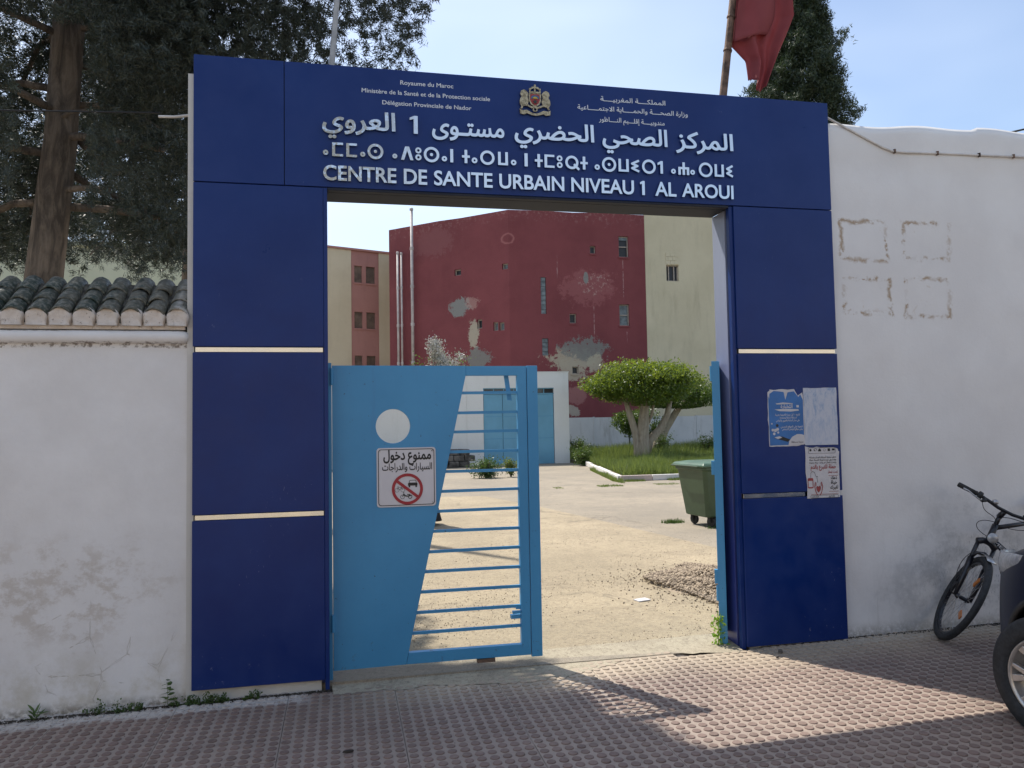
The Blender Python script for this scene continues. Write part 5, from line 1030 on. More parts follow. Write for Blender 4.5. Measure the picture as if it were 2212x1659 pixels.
def pile(g, n):
    a = g.uniform(0, 6.283, n); q = g.uniform(0, 1, n)**.55; x = q*np.cos(a)*.62; y = q*np.sin(a)*.95; h = .09*np.exp(-(x**2+y**2)*2.6)*(1+.3*np.sin(x*9+y*7)); return np.column_stack([3.62+x*(1+.2*np.sin(a*3))+.12*y, 2.1+y*(1+.12*np.sin(a*5)), .012+h*g.uniform(.7, 1, n)])
m = MB(); 
for j in range(15):
    for i in range(20): q = j/14; a = 2*math.pi*i/20; x, y = q*math.cos(a)*.6, q*math.sin(a)*.9; m.v.append((3.62+x+.12*y, 2.1+y, -.03+.105*math.exp(-(x*x+y*y)*2.6)*(1+.3*math.sin(x*9+y*7))))
for j in range(14):
    for i in range(20): a, b = j*20+i, j*20+(i+1) % 20; m.f.append([a, b, b+20, a+20])
gp_ = pebbles('gravel_heap', 9000, pile, .014, PEB, 1); tag(gp_, 'low heap of loose grey brown gravel on the sandy yard', 'gravel')
gb = m.build('gravel_core', PEB, None, smooth=True); gb.parent = gp_; gb['kind'] = 'stuff'
DPEB = plain('dark_pebble', (0.16, 0.125, 0.09), .95, 0, .4, 20)
pebbles('yard_grit', 5200, lambda g, n: np.column_stack([g.uniform(-.3, 4.8, n), .40+g.uniform(0, 1, n)**1.5*8, np.full(n, .0105)]), .0034, DPEB, 2)
pebbles('loose_gravel', 9000, lambda g, n: np.column_stack([g.uniform(-.1, 4.5, n), .40+g.uniform(0, 1, n)**1.8*5, np.full(n, .0105)]), .0040, PEB, 3)
pebbles('gravel_scatter', 2200, lambda g, n: np.column_stack([3.5+g.normal(size=n)*.36, 2.05+g.normal(size=n)*.50, np.full(n, .012)]), .008, PEB, 4)
def foot(g, n):
    x = np.where(g.uniform(size=n) < .7, g.uniform(-3.6, -.02, n), g.uniform(3.4, 6.5, n)); y = np.where(x < 0, .005, .035)-np.abs(g.normal(size=n))*.02; return np.column_stack([x, y, -.03+.012*x+.012*np.minimum(0, y)+.003])
pebbles('wall_foot_litter', 6500, foot, .0042, DGRIT, 5)
pebbles('pavement_grit', 1500, lambda g, n: (lambda x, y: np.column_stack([x, y, -.03+.012*x+.012*np.minimum(0, y)+.003]))(g.uniform(-2.4, 5.5, n), g.uniform(-2.8, 0, n)), .0022, DGRIT, 6)
o = MB().obox((2.62, 1.62, .016), (.06, .01, .002), (-.01, .045, 0), (0, 0, .004)).build('paper_scrap', PAPW); tag(o, 'flat white paper scrap on the sandy yard left of the gravel', 'paper')

# ================================================================== BUILDINGS BEHIND THE YARD
def facade(name, m, parent, org, ux, outline, holes, depth=.3):
    nrm = Vector(ux).cross(Vector((0, 0, 1))); V, T = fill([outline]+[h[::-1] for h in holes]); o = extrude(V, T, depth, org, ux, (0, 0, 1), nrm).build(name, m, parent); return o, nrm
def obx(name, m, parent, org, ux, nrm, u0, u1, z0, z1, d0, d1):
    """box in facade coordinates: u along the wall, z up, d depth behind the wall plane"""
    org, ux, nrm = Vector(org), Vector(ux), Vector(nrm); c = org+ux*(u0+u1)/2+Vector((0, 0, (z0+z1)/2))-nrm*(d0+d1)/2
    return MB().obox(c, ux*(u1-u0)/2, nrm*(d1-d0)/2, Vector((0, 0, (z1-z0)/2))).build(name, m, parent)
def window(parent, org, ux, nrm, r_, kind='dark'):
    x0, z0, x1, z1 = r_; t = .05
    gm = {'dark': DARK, 'grey': GREYGL, 'glass': DARK, 'shut': SHUT}[kind if kind in ('dark', 'grey', 'glass', 'shut') else 'glass']
    w = obx('window', gm, parent, org, ux, nrm, x0, x1, z0, z1, .2, .28)
    if kind == 'block':
        n = max(2, int(round((z1-z0)/.26)))
        for i in range(n): obx('glass_block', GREYGL, w, org, ux, nrm, x0+.02, x1-.02, z0+(z1-z0)*i/n+.012, z0+(z1-z0)*(i+1)/n-.012, .06, .14)
        return w
    for q in ((x0, x0+t, z0, z1), (x1-t, x1, z0, z1), (x0+t, x1-t, z0, z0+t), (x0+t, x1-t, z1-t, z1)): obx('frame', FRAMEW, w, org, ux, nrm, *q, .13, .19)
    return w
rb = empty('red_building', (8.845, 36, 0), 0, 'tall dark red rendered building with peeling plaster and few small windows', 'building'); O0 = (0, 0, 0); A0 = Vector((8.845, 36, 0))
def rl(v): return tuple(Vector(v)-A0)
FH = [(15.13, 10.85, 15.71, 12.03), (13.45, 11.0, 13.77, 11.43), (15.08, 7.01, 15.66, 8.2), (12.2, 7.11, 12.58, 7.64), (10.6, 7.61, 10.9, 9.62), (10.62, 5.34, 10.97, 6.27), (12.29, 4.33, 12.64, 4.73), (14.46, 4.5, 14.93, 4.73)]
FK = ['glass', 'glass', 'grey', 'dark', 'block', 'block', 'dark', 'dark']
top_r = [(16.68, 13.27), (14, 13.30), (12.5, 13.25), (11, 13.29), (8.845, 13.262)]
o, nr = facade('wall', RED, rb, (-8.845, 0, 0), (1, 0, 0), [(8.845, -.1), (16.66, -.1)]+top_r, [rect(*h) for h in FH])
for h, k in zip(FH, FK):
    w = window(rb, (-8.845, 0, 0), (1, 0, 0), nr, h, k)
    if h[3]-h[1] > 1.1 and k != 'block': obx('rail', FRAMEW, w, (-8.845, 0, 0), (1, 0, 0), nr, h[0]+.05, h[2]-.05, (h[1]+h[3])/2-.02, (h[1]+h[3])/2+.03, .12, .2)
    if k != 'block': obx('sill', RED, w, (-8.845, 0, 0), (1, 0, 0), nr, h[0]-.04, h[2]+.04, h[1]-.09, h[1]-.002, -.05, .12)
obx('broken_pane', GREYGL, rb, (-8.845, 0, 0), (1, 0, 0), nr, 15.2, 15.65, 11.82, 11.98, .14, .16); obx('broken_pane', GREYGL, rb, (-8.845, 0, 0), (1, 0, 0), nr, 13.0, 13.001, 5, 5.001, .14, .16)
ul = Vector((2.772-8.845, 41.36-36, 0)); LL = ul.length; ul = ul/LL; LH = [(3.07, 10.03, 3.51, 10.37), (.05, 10.03, 0.42, 10.35), (1.74, 6.94, 2.07, 7.44), (0.73, 6.74, 1.03, 7.21), (0.34, 6.73, 0.65, 7.17)]
uli = -ul; LHi = [(LL-x1, z0, LL-x0, z1) for x0, z0, x1, z1 in LH]; orgL = ul*LL
o, nl_ = facade('wall', RED, rb, orgL, uli, [(0, -.1), (LL, -.1), (LL, 13.262), (LL-3, 13.25), (LL-4.5, 13.29), (0, 13.26)], [rect(*h) for h in LHi])
for h, k in zip(LHi, ('dark', 'grey', 'dark', 'grey', 'grey')): window(rb, orgL, uli, nl_, h, k)
MB().poly([(-6.07, 5.36, 13.0), (0, 0, 13.0), (7.81, 0, 13.0), (7.81, 12, 13.0), (-4, 14, 13.0)]).build('roof', CORE, rb)
for x, y, z0, z1, rad in ((3.99, 39.95, 3.9, 14.13, .085), (3.22, 40.62, 3.9, 11.7, .07), (3.42, 40.42, 3.9, 11.62, .055)):
    p = MB().tube([(x-8.845, y-36, z0), (x-8.845, y-36, z1)], rad, 12).build('drain_pipe', PVC, rb, smooth=True)
    for z in np.arange(z0+1.3, z1-.2, 2.2): MB().tube([(x-8.845, y-36, z), (x-8.845, y-36, z+.16)], rad*1.35, 12).build('pipe_collar', PVC, p)
    MB().lathe([(rad*1.3, 0), (rad*1.3, .10), (rad*.9, .14)], 12, (x-8.845, y-36, z1-.02), (0, 0, 1)).build('pipe_cap', PVC, p)
yb = empty('yellow_building', (20, 36.02, 0), 0, 'pale yellow rendered building joined to the right of the red one', 'building')
o, ny = facade('wall', YEL, yb, (-20, 0, 0), (1, 0, 0), [(16.664, -.1), (30, -.1), (30, 13.4), (16.684, 13.3)], [rect(17.94, 9.57, 18.68, 10.48)])
w = window(yb, (-20, 0, 0), (1, 0, 0), ny, (17.94, 9.57, 18.68, 10.48), 'glass')
for x in (18.10, 18.42): obx('mullion', FRAMEW, w, (-20, 0, 0), (1, 0, 0), ny, x, x+.05, 9.62, 10.43, .12, .2)
r = random.Random(1)
for j in range(3):
    for i in range(3):
        x0 = 17.92+i*.265-(.13 if j % 2 else 0); x0c, x1c = max(17.92, x0), min(18.70, x0+.255)
        if x1c-x0c > .05: obx('brick', CRM if 0 else YEL, yb, (-20, 0, 0), (1, 0, 0), ny, x0c, x1c, 10.53+j*.215, 10.53+j*.215+.2, -.025-r.uniform(0, .012), .01)
MB().poly([(-3.3, 0.3, 13.1), (10, .3, 13.1), (10, 12, 13.1), (-3.3, 12, 13.1)]).build('roof', CORE, yb)
pb_ = empty('pink_building', (-.76, 45, 0), 0, 'distant beige and salmon banded apartment block with brown shutters', 'building'); up = Vector((2.997+.76, 1.383, 0)).normalized(); L2_ = 9.0
bands = ((-6, 1.47, BEI, []), (1.47, 3.36, PNK, [(1.68, 10.88, 2.21, 11.97), (2.47, 10.88, 3.09, 11.98), (1.67, 7.95, 2.22, 9.0), (2.48, 7.94, 3.09, 9.01), (1.67, 5.0, 2.2, 6.2), (2.48, 5.0, 3.1, 6.2), (1.67, 2.0, 3.1, 3.2)]), (3.36, 6.0, BEI, []))
for k, (u0, u1, m_, H) in enumerate(bands):
    d = .06 if m_ is PNK else 0.0
    o, np_ = facade('wall', m_, pb_, Vector((0, 0, 0))+Vector((0, 1, 0))*d, up, [(u0+(0.001*k), -.1), (u1, -.1), (u1, 12.924), (u0+.001*k, 12.924)], [rect(*h) for h in H])
    for h in H:
        w = obx('window', SHUT, pb_, Vector((0, d, 0)), up, np_, *[h[0], h[2], h[1], h[3]], .12, .2); obx('sill', PNK, w, Vector((0, d, 0)), up, np_, h[0]-.05, h[2]+.05, h[1]-.1, h[1]-.003, -.06, .1)
obx('cornice', PNK, pb_, O0, up, np_, -6.1, 6.1, 12.93, 13.05, -.12, .3); obx('roof', CORE, pb_, O0, up, np_, -6, 6, 12.5, 12.6, .4, 9)
cb = empty('cream_house', (-9, 20, 0), 0, 'pale cream house wall glimpsed behind the conifer trunk above the tiled coping', 'house')
MB().box(-6, 4.6, 0, 8, -.1, 7.1).build('wall', CRM, cb); MB().box(-6.1, 4.7, -.1, 8.1, 7.1, 7.22).build('parapet', CRM, cb)
for x in (-4.5, -1.2, 1.6): w = MB().box(x, x+1.1, -.04, -.005, 4.0, 5.3).build('window', SHUT, cb); MB().box(x-.08, x+1.18, -.12, -.0, 3.9, 3.98).build('sill', CRM, w)

# ================================================================== BICYCLE leaning on the right wall
bk = empty('bicycle', (4.6, -.15, 0.0), 0, 'black mountain bicycle with turned front wheel leaning on the right wall', 'bicycle'); BO = Vector((4.6, -.15, 0))
hd = Vector((-.45, -.89, 0)).normalized(); uu = Vector((.46, -.2, .87)); uu = (uu-hd*uu.dot(hd)).normalized(); nn_ = hd.cross(uu).normalized()          # nn_ points to the left grip side or its opposite
if nn_.x > 0: nn_ = -nn_
Gc = Vector((4.152, -.185, gz(4.15, -.185)+.008))-BO; WR = .335
def wheel(c, ax, fw, up_, name='wheel'):
    """ax: axle direction"""
    w = MB(); n = 44
    for i in range(n):
        a = 2*math.pi*i/n; rd = fw*math.cos(a)+up_*math.sin(a)
        for k in range(8): b = 2*math.pi*k/8; w.v.append(tuple(c+rd*(WR-.026+.026*math.cos(b))+ax*.025*math.sin(b)))
    for i in range(n):
        for k in range(8): w.f.append([i*8+k, i*8+(k+1) % 8, ((i+1) % n)*8+(k+1) % 8, ((i+1) % n)*8+k])
    t = w.build('wheel', TYRE, bk, smooth=True); m = MB()
    for i in range(n):
        a = 2*math.pi*i/n; rd = fw*math.cos(a)+up_*math.sin(a)
        for rr_2, s in ((.285, -.011), (.285, .011), (.272, .011), (.272, -.011)): m.v.append(tuple(c+rd*rr_2+ax*s))
    for i in range(n):
        for k in range(4): m.f.append([i*4+k, i*4+(k+1) % 4, ((i+1) % n)*4+(k+1) % 4, ((i+1) % n)*4+k])
    m.build('rim', BIKEK, t); m = MB()
    for i in range(32):
        a = 2*math.pi*i/32; b = a+(.42 if i % 4 < 2 else -.42); s = (1 if i % 2 else -1); rd0 = fw*math.cos(b)+up_*math.sin(b); rd1 = fw*math.cos(a)+up_*math.sin(a); m.tube([c+rd0*.018+ax*.03*s, c+rd1*.275], .0013, 4, False)
    m.build('spokes', ALU, t)['kind'] = 'stuff'
    MB().lathe([(.012, -.05), (.022, -.03), (.014, -.026), (.014, .026), (.022, .03), (.012, .05)], 14, c, ax).build('hub', BIKEK, t)
    for a in (.9, -.55): rd = fw*math.cos(a)+up_*math.sin(a); MB().obox(c+rd*.19+ax*.012, rd*.035, fw.cross(rd)*.004 if 0 else ax*.004, ax.cross(rd)*.016).build('reflector', AMBER, t)
    return t
Ac = Gc+uu*WR; wheel(Ac, nn_, hd, uu)
st = (uu*math.cos(R(17))-hd*math.sin(R(17))).normalized()                        # steering axis
fb = Ac-hd*.0; crown = fb+st*.40-hd*.0+hd*.045*0
for s in (-1, 1):
    MB().tube([Ac+nn_*.052*s, Ac+nn_*.056*s+st*.17+hd*.01, Ac+nn_*.058*s+st*.30], [.014, .021, .021], 10).build('fork_leg', BIKEK, bk, smooth=True); MB().tube([Ac+nn_*.058*s+st*.28, Ac+nn_*.058*s+st*.43], .0145, 10).build('fork_stanchion', BIKEK, bk, smooth=True)
MB().tube([Ac+nn_*.066+st*.43, Ac+nn_*.03+st*.455, Ac+st*.46, Ac-nn_*.03+st*.455, Ac-nn_*.066+st*.43], [.024, .023, .024, .023, .024], 10).build('fork_crown', BIKEK, bk, smooth=True)
MB().tube([Ac+nn_*.058+st*.30, Ac+nn_*.05+st*.35+hd*.045, Ac+st*.37+hd*.05, Ac-nn_*.05+st*.35+hd*.045, Ac-nn_*.058+st*.30], .012, 8).build('fork_brace', BIKEK, bk, smooth=True)
m = MB()
for i in range(5):
    a = R(66+i*11); 
    for k in (-1, 1): m.v.append(tuple(Ac+(hd*math.cos(a)+uu*math.sin(a))*(WR+.012)+nn_*.032*k))
m.f = [[i*2, i*2+1, i*2+3, i*2+2] for i in range(4)]; o = m.build('mudguard', ALU, bk, smooth=True); o.modifiers.new('t', 'SOLIDIFY').thickness = .004
H2, H1 = Ac+st*.475, Ac+st*.60; SM = Ac+st*.70
MB().tube([H2, H1], .022, 12).build('head_tube', BIKEK, bk, smooth=True); MB().tube([H1, SM], .016, 12).build('steerer', BIKEK, bk, smooth=True); MB().tube([SM-st*.03, SM+hd*.05+st*.02], [.021, .019], 10).build('stem', BIKEK, bk, smooth=True)
HB = SM+hd*.06+st*.025
bars = [HB+nn_*.335-hd*.03+uu*.022, HB+nn_*.20-hd*.02+uu*.022, HB+nn_*.12+uu*.012, HB+nn_*.05, HB, HB-nn_*.05, HB-nn_*.12+uu*.012, HB-nn_*.2-hd*.02+uu*.022, HB-nn_*.335-hd*.03+uu*.022]
MB().tube(bars, .0125, 10).build('handlebar', BIKEK, bk, smooth=True)
for s in (1, -1):
    e = HB-hd*.03+uu*.022; MB().tube([e+nn_*.345*s, e+nn_*.337*s, e+nn_*.22*s+hd*.006, e+nn_*.212*s+hd*.006], [.017, .0185, .0165, .020], 12).build('grip', RUBB, bk, smooth=True)
    q = e+nn_*.185*s+hd*.01; MB().lathe([(.017, -.012), (.027, -.01), (.029, .012), (.02, .018)], 14, q, nn_).build('shifter', BLKPL, bk, smooth=True)
    MB().tube([q-nn_*.02*s, q-nn_*.035*s-uu*.02+hd*.03, q-nn_*.01*s-uu*.035+hd*.05], [.012, .014, .01], 8).build('brake_body', BLKPL, bk, smooth=True); MB().tube([q-nn_*.01*s-uu*.035+hd*.05, q+nn_*.04*s-uu*.028+hd*.065, q+nn_*.10*s-uu*.012+hd*.055, q+nn_*.135*s-uu*.012+hd*.058], [.006, .005, .005, .006], 8).build('brake_lever', ALU, bk, smooth=True)
MB().lathe([(.020, 0), (.022, .006), (.020, .014), (.010, .022)], 16, HB+nn_*.085+uu*.022, (uu+hd*.6)).build('bell', ALU, bk, smooth=True); MB().tube([HB-nn_*.13+uu*.018, HB-nn_*.13+uu*.035], [.013, .016], 12).build('bar_mount', BLKPL, bk)
LC = Ac+st*.50+hd*.06; MB().lathe([(.012, -.035), (.030, -.012), (.037, 0), (.036, .006)], 22, LC, hd).build('headlamp', LENS, bk, smooth=True)
MB().tube([LC-hd*.03, Ac+st*.46], .006, 6).build('lamp_bracket', BLKPL, bk)
def curve(a, b, c, d, n=14): a, b, c, d = map(Vector, (a, b, c, d)); return [(1-t)**3*a+3*(1-t)**2*t*b+3*(1-t)*t*t*c+t**3*d for t in [k/n for k in range(n+1)]]
qL, qR = HB+nn_*.16-uu*.01, HB-nn_*.16-uu*.01
for pts in (curve(qL, qL-uu*.10-nn_*.05, H1+nn_*.03+st*.1, H1+hd*.02), curve(H1+st*.02, H1+nn_*.14+st*.0, H1+nn_*.16-st*.10, H2+nn_*.02+st*.02), curve(qR, qR-uu*.01+nn_*.08, SM+hd*.02-nn_*.04, H1+st*.06), curve(qR-nn_*.05, qR-uu*.09, H1-nn_*.08+st*.03, H1-nn_*.01), curve(Ac+nn_*.06+st*.34, Ac+nn_*.13+st*.25, Ac+nn_*.10+st*.1, Ac+nn_*.07+st*.05)):
    MB().tube(pts, .0026, 6).build('brake_cable', CABLE, bk, smooth=True)
MB().tube([Ac+nn_*.05, Ac+nn_*.085, Ac+nn_*.09+uu*.05, Ac+nn_*.082+uu*.085], [.006, .006, .005, .006], 8).build('quick_release', BLKPL, bk, smooth=True)
# frame, mostly hidden by the car
BB = Vector((5.14, -.13, .31))-BO; ST = Vector((5.26, -.055, .80))-BO; RA = Vector((5.56, -.11, .335))-BO; T1 = Ac+st*.575
MB().tube([T1, ST], .0165, 12).build('top_tube', BIKEK, bk, smooth=True); DT = MB().tube([Ac+st*.495, BB], .0215, 12).build('down_tube', BIKEK, bk, smooth=True); MB().tube([BB, ST, ST+(ST-BB).normalized()*.14], .016, 12).build('seat_tube', BIKEK, bk, smooth=True)
for s in (-1, 1): MB().tube([BB+Vector((.02, .03*s, 0)), RA+Vector((0, .06*s, 0))], .010, 8).build('chain_stay', BIKEK, bk, smooth=True); MB().tube([ST+Vector((0, .02*s, -.05)), RA+Vector((0, .06*s, 0))], .009, 8).build('seat_stay', BIKEK, bk, smooth=True)
upb = Vector((0, .12, .99)).normalized(); wheel(RA, Vector((0, 1, -.12)).normalized(), Vector((1, 0, 0)), upb)
sp0 = ST+(ST-BB).normalized()*.14; m = MB()
for x, w_, z in ((-.14, .02, 0), (-.08, .03, .02), (.0, .045, .025), (.08, .075, .03), (.13, .07, .025), (.14, .03, 0)): m.v += [tuple(sp0+Vector((x, w_*math.cos(a), z+.02*math.sin(a)-.01))) for a in [2*math.pi*k/8 for k in range(8)]]
for i in range(5):
    for k in range(8): m.f.append([i*8+k, i*8+(k+1) % 8, i*8+8+(k+1) % 8, i*8+8+k])
m.f += [[k for k in range(8)][::-1], [40+k for k in range(8)]]; m.build('saddle', RUBB, bk, smooth=True)
MB().lathe([(.06, 0), (.085, .002), (.085, .006), (.06, .008)], 24, BB+Vector((0, -.05, 0)), (0, -1, 0)).build('chainring', ALU, bk)
for s in (-1, 1):
    e = BB+Vector((-.10*s, -.065*s if 0 else -.07*s, -.12*s)); MB().tube([BB+Vector((0, -.065*s, 0)), e], .009, 6).build('crank', BLKPL, bk); MB().obox(e+Vector((0, -.045*s, 0)), (.045, 0, 0), (0, .04, 0), (0, 0, .01)).build('pedal', BLKPL, bk)
# lettering on the down tube: laid along the tube, facing the street
dtv = (BB-(Ac+st*.495)).normalized(); fn = Vector((-.45, -.89, 0)); fn = (fn-dtv*fn.dot(dtv)).normalized(); upv = fn.cross(dtv); upv = upv if upv.z > 0 else -upv
cs = fit(text_contours('MERC', .02), .03, .24, -.011, .011); V, T = fill(cs); extrude(V, T, 0, Ac+st*.495+fn*.0225, dtv, upv, fn).build('lettering', PRNW, DT)

# ================================================================== CAR at the right edge
CA = R(20); ch = Vector((math.sin(CA), math.cos(CA), 0)); car = empty('parked_car', (0, 0, 0), 0, 'dark navy car with silver alloy wheel parked across the pavement at the right edge', 'car')
WC = Vector((3.46, -1.76, 0)); car.rotation_euler = (0, 0, math.atan2(ch.y, ch.x)); 
# local axes: x forward, y left. left front wheel's outer face sits at (0, .86)
lft = Vector((-ch.y, ch.x, 0)); base = WC-lft*.86; car.location = (base.x, base.y, -.065)
st_ = [(x, w_, zb, zt*1.11+.01) for x, w_, zb, zt in [(.84, .50, .30, .60), (.80, .66, .22, .68), (.70, .78, .18, .74), (.52, .845, .17, .80), (.28, .868, .17, .87), (0, .872, .17, .93), (-.3, .872, .17, .98), (-.45, .872, .17, 1.02), (-.8, .872, .17, 1.28), (-1.15, .872, .17, 1.47), (-1.8, .875, .17, 1.53), (-2.5, .872, .17, 1.50), (-3.0, .86, .18, 1.40), (-3.25, .83, .2, 1.15), (-3.34, .78, .25, .95), (-3.36, .6, .3, .7)]]
m = MB(); belt = 1.04
for x, w_, zb, zt in st_:
    zbelt = min(belt, zt-.035); cab = max(0, min(1, (zt-1.13)/.45)); wy = w_-.17*cab; sect = [(0, zb), (w_*.8, zb), (w_*.965, zb+.06), (w_, zb+.2*(zt-zb)/.8), (w_*1.005, .52 if zt > .62 else (zb+zt)/2), (w_*.985, zbelt-.05), (w_*.955, zbelt), (w_*.94-.02*cab, zbelt+.012+.01*cab), (wy*.93, zt-.055 if cab > .05 else zbelt+.018), (wy*.78, zt-.012), (wy*.4, zt+.008), (0, zt+.014)]
    m.v += [(x, y, z) for y, z in sect]+[(x, -y, z) for y, z in sect[-2:0:-1]]
ns_ = 22; mi = []
for i in range(len(st_)-1):
    for k in range(ns_):
        m.f.append([i*ns_+k, i*ns_+(k+1) % ns_, (i+1)*ns_+(k+1) % ns_, (i+1)*ns_+k]); x = (st_[i][0]+st_[i+1][0])/2; side = k in (7, 14)
        mi.append(1 if (side and -2.9 < x < -.8) or (k in (9, 10, 11, 12, 8, 13) and (-1.1 < x < -.45 or -3.3 < x < -2.9)) else 0)
m.f += [[k for k in range(ns_)], [(len(st_)-1)*ns_+k for k in range(ns_)][::-1]]; mi += [0, 0]; me = m.mesh('body'); me.materials.append(CARP); me.materials.append(CARG); me.polygons.foreach_set('material_index', mi)
bdy = link('body', me, [CARP, CARG], car, smooth=True); ss = bdy.modifiers.new('s', 'SUBSURF'); ss.levels = 2; ss.render_levels = 2
cut = MB(); 
for x in (0, -2.55): cut.lathe([(.385, -1.2), (.385, 1.2)], 40, (x, 0, .325), (0, 1, 0))
# cutters live only as mesh data consumed right here
cu = cut.build('cutter', DARK); cu.parent = car; bo = bdy.modifiers.new('b', 'BOOLEAN'); bo.object = cu; bo.operation = 'DIFFERENCE'; bo.solver = 'EXACT'
bpy.context.view_layer.update(); dg = bpy.context.evaluated_depsgraph_get(); nm = bpy.data.meshes.new_from_object(bdy.evaluated_get(dg)); bdy.modifiers.clear(); bdy.data = nm
while len(nm.materials) > 2: nm.materials.pop()
bpy.data.objects.remove(cu)
nm.polygons.foreach_set('use_smooth', [True]*len(nm.polygons)); 
try: nm.set_sharp_from_angle(angle=R(38))
except Exception: pass
MB().box(-2.9, .45, -.74, .74, .2, .5).build('underbody', BLKPL, car)
for x in (0, -2.55):
    for s in (1, -1):
        a = []; 
        m = MB(); n = 26
        for k in range(n+1):
            t = math.pi*(-.08+1.16*k/n)
            for rr_3, dy in ((.382, .0), (.408, .0), (.408, -.03), (.382, -.03)): m.v.append((x+rr_3*math.cos(t), s*(.885+dy), .325+rr_3*math.sin(t)))
        for k in range(n):
            for q in range(4): m.f.append([k*4+q, k*4+(q+1) % 4, k*4+4+(q+1) % 4, k*4+4+q])
        m.build('arch_trim', BLKPL, car, smooth=True)
def car_wheel(x, y, s, steer):
    w = empty('wheel', (x, y, .325), steer); w.parent = car
    ty = MB().lathe([(.215, -.20), (.30, -.20), (.322, -.17), (.325, -.10), (.322, -.03), (.30, -.004), (.235, 0), (.215, -.02)], 56, (0, 0, 0), (0, s, 0)); ty.f = ty.f[:-2]; ty = ty.build('tyre', TYRE, w, smooth=True)
    MB().lathe([(.15, -.17), (.205, -.16), (.205, -.02), (.218, -.004), (.212, -.001), (.198, -.014), (.19, -.10)], 48, (0, 0, 0), (0, s, 0)).build('rim', ALLOY, w, smooth=True); MB().lathe([(.17, -.12), (.17, -.11)], 32, (0, 0, 0), (0, s, 0)).build('brake_disc', ALU, w)
    for k in range(7):
        a = 2*math.pi*k/7; d, t = Vector((math.cos(a), 0, math.sin(a))), Vector((-math.sin(a), 0, math.cos(a))); sp = MB(); y0 = -s*.012
        for q in (-1, 1): pass
        P1 = [d*.03+t*.018, d*.03-t*.018, d*.10-t*.020, d*.202-t*.052, d*.204-t*.012, d*.13, d*.204+t*.030, d*.20+t*.050, d*.10+t*.018]
        n = len(P1); sp.v = [tuple(p+Vector((0, y0-s*.012*(1-p.length/.2)**2, 0))) for p in P1]+[tuple(p*.985+Vector((0, -s*.045, 0))) for p in P1]
        sp.f = [list(range(n)), [n+i for i in range(n)][::-1]]+[[i, n+i, n+(i+1) % n, (i+1) % n] for i in range(n)]
        o = sp.build('spoke', ALLOY, w, bevel=.003)
    MB().lathe([(.036, -.03), (.034, -.008), (.02, -.004)], 20, (0, 0, 0), (0, s, 0)).build('hub_cap', ALLOY, w)
car_wheel(0, .862, 1, R(30)); car_wheel(-2.55, .862, 1, 0); car_wheel(0, -.862, -1, R(27)); car_wheel(-2.55, -.862, -1, 0)
for s in (1, -1):
    m = MB(); nu, nv = 10, 6
    for j in range(nv+1):
        for i in range(nu+1):
            u, v = i/nu, j/nv; x = .22+.58*u; z = (.895-.12*u)+(-.5+v)*(.05+.13*u)*1.0; wmax = np.interp(x, [.28, .52, .70, .80, .84], [.868, .845, .78, .66, .5]); y = wmax*.985-.026+.020*math.sin(math.pi*v)*math.sin(math.pi*min(1, u*1.05)) ; m.v.append((x+.012*math.sin(math.pi*v), s*y, z))
    for j in range(nv):
        for i in range(nu): a = j*(nu+1)+i; m.f.append([a, a+1, a+nu+2, a+nu+1])
    hl = m.build('headlight', LENS, car, smooth=True); hl.modifiers.new('t', 'SOLIDIFY').thickness = .01
    mr = MB().obox((-.78, s*.985, 1.10), (.05, 0, .004), (0, .095, 0), (-.012, 0, .062)).build('mirror', CARP, car, bevel=.03); MB().tube([(-.78, s*.86, 1.05), (-.78, s*.95, 1.08)], .02, 8).build('mirror_arm', BLKPL, mr)
    MB().box(-1.95, -1.80, s*.868-.012, s*.868+.022, .88, .905).build('door_handle', CARP, car)
MB().box(.79, .85, -.45, .45, .36, .50).build('grille', BLKPL, car, bevel=.01)

# ================================================================== PERSON in a long black robe beyond the left leaf
pe = empty('person', (1.255, 7.75, .03), R(-90), 'person in a long black robe and headscarf walking in the yard behind the gate leaf', 'person')
me = bpy.data.meshes.new('body')                                          # local: -y is forward before the turn, x to the person's side
J = [(0, 0, .92), (0, .01, 1.12), (0, .01, 1.32), (0, 0, 1.42), (0, -.02, 1.50), (0, -.03, 1.60), (.09, 0, .88), (.10, -.05, .48), (.10, -.06, .08), (.10, -.17, .04), (-.09, 0, .88), (-.10, .05, .48), (-.10, .12, .08), (-.10, .02, .03), (.16, .01, 1.36), (.22, -.02, 1.10), (.20, -.14, .90), (-.16, .01, 1.36), (-.22, .03, 1.10), (-.22, -.02, .86)]
Rd = [.14, .12, .13, .07, .05, .085, .085, .055, .04, .03, .085, .055, .04, .03, .05, .038, .026, .05, .038, .026]
Ed = [(0, 1), (1, 2), (2, 3), (3, 4), (4, 5), (0, 6), (6, 7), (7, 8), (8, 9), (0, 10), (10, 11), (11, 12), (12, 13), (2, 14), (14, 15), (15, 16), (2, 17), (17, 18), (18, 19)]
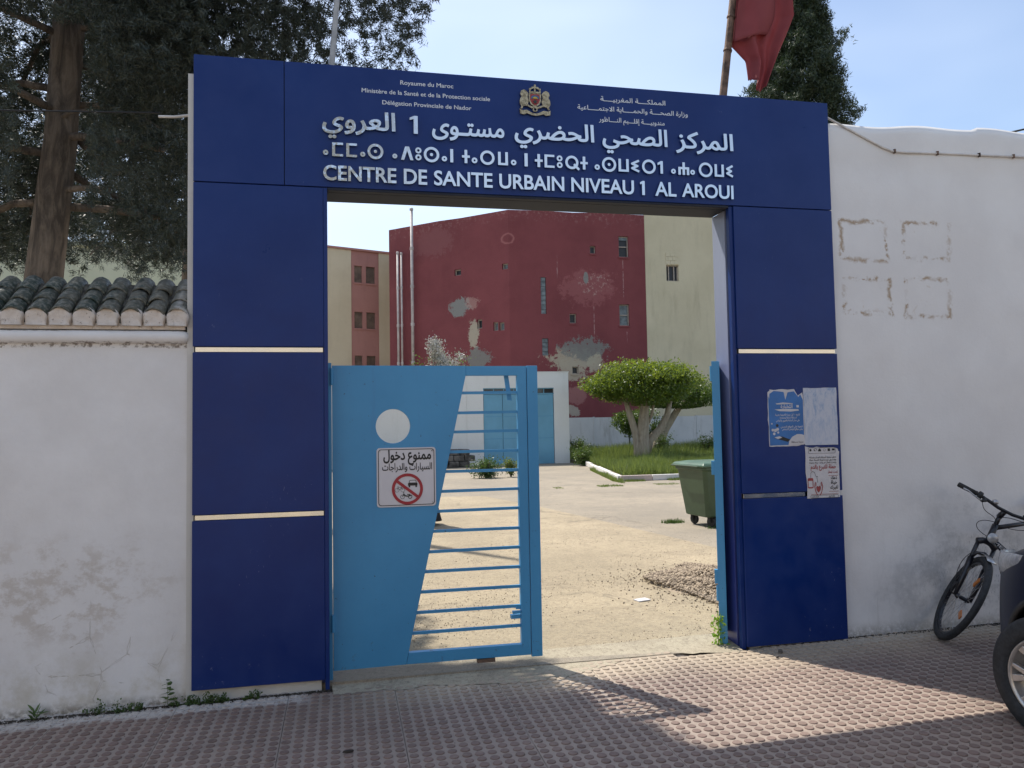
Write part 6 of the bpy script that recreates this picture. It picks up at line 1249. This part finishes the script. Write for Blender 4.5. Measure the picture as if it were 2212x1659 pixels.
for w, f_, dn in ((16, Vector((0, -.6, -.8)), 1), (19, Vector((0, -.2, -1)), 1)):
    wp = Vector(J[w]); f_.normalize(); pi = len(J); J.append(tuple(wp+f_*.06)); Rd.append(.026); Ed.append((w, pi))
    for k, (o_, l) in enumerate(((-.028, .062), (-.01, .075), (.01, .07), (.027, .055), (0, .05))):
        a = Vector(J[pi]); sd = Vector((0, 1, 0)).cross(f_).normalized() if 0 else Vector((0, -.8, .6)).normalized() if w == 16 else Vector((0, 1, -.2)).normalized()
        if k == 4: p1 = wp+f_*.025+sd*.038; p2 = p1+(f_+sd*.7).normalized()*.035; root = w
        else: p1 = a+sd*o_+f_*l*.5; p2 = p1+(f_+Vector((.25 if wp.x < 0 else -.25, 0, 0))).normalized()*l*.5; root = pi
        i1 = len(J); J += [tuple(p1), tuple(p2)]; Rd += [.0095, .008]; Ed += [(root, i1), (i1, i1+1)]
me.from_pydata(J, Ed, []); body = link('body', me, SKIN, pe); sk = body.modifiers.new('skin', 'SKIN'); sv = me.skin_vertices[0].data
for i, r_ in enumerate(Rd): sv[i].radius = (r_, r_*(1.12 if i == 5 else .9))
sv[0].use_root = True; body.modifiers.new('s', 'SUBSURF').render_levels = 2
m = MB(); n = 48; rows = [(1.44, .07, .065), (1.40, .15, .09), (1.33, .205, .12), (1.1, .20, .135), (.9, .215, .155), (.6, .25, .19), (.3, .30, .25), (.06, .345, .31)]
for j, (z, rx, ry) in enumerate(rows):
    for k in range(n):
        a = 2*math.pi*k/n; f = 1+(.02+.010*j)*math.sin(a*9+j*.5)*(1 if j > 2 else .2)+.01*math.sin(a*4+j); m.v.append((rx*f*math.cos(a), ry*f*math.sin(a)+.01*j*0, z+(.012*math.sin(a*5) if j == 7 else 0)))
for j in range(len(rows)-1):
    for k in range(n): m.f.append([j*n+k, (j+1)*n+k, (j+1)*n+(k+1) % n, j*n+(k+1) % n])
rbe = m.build('robe', ROBE, pe, smooth=True)
for s in (1, -1):
    q = [J[14], J[15], J[16]] if s == 1 else [J[17], J[18], J[19]]; MB().tube([Vector(q[0]), Vector(q[1]), Vector(q[1]).lerp(Vector(q[2]), .92)], [.07, .06, .065], 14, False).build('sleeve', ROBE, rbe, smooth=True)
m = MB()
for j in range(11):
    t = j/10; ph = math.pi*t*.92
    for k in range(24):
        a = -math.pi/2+R(38)+(2*math.pi-R(76))*k/23; rr_4 = .118*math.sin(ph*.62+.05)+.03*t*t if t < .6 else .112+.12*(t-.6); z = 1.725-.125*(1-math.cos(min(ph, math.pi*.55)))-max(0, t-.5)*.42; m.v.append((rr_4*math.cos(a)*.92, rr_4*math.sin(a)*1.05-.02, z))
for j in range(10):
    for k in range(23): a = j*24+k; m.f.append([a, a+1, a+25, a+24])
o = m.build('headscarf', ROBE, pe, smooth=True); o.modifiers.new('t', 'SOLIDIFY').thickness = .006
for s in (1, -1): MB().lathe([(.002, -.008), (.011, -.003), (.012, .003), (.004, .008)], 10, (.032*s, -.108, 1.615), (0, -1, 0)).build('eye', SIGNK, pe)
MB().tube([(0, -.105, 1.615), (0, -.128, 1.585), (0, -.112, 1.572)], [.008, .013, .006], 8).build('nose', SKIN, pe, smooth=True); MB().tube([(-.022, -.103, 1.545), (0, -.113, 1.543), (.022, -.103, 1.545)], [.003, .007, .003], 8).build('mouth', PRED, pe, smooth=True)
for s in (1, -1): MB().obox((.10*s, -.09*s if 0 else (-.12 if s == 1 else .07), .03), (.04, 0, 0), (0, .12, 0), (0, 0, .03)).build('shoe', RUBB, pe, bevel=.015)
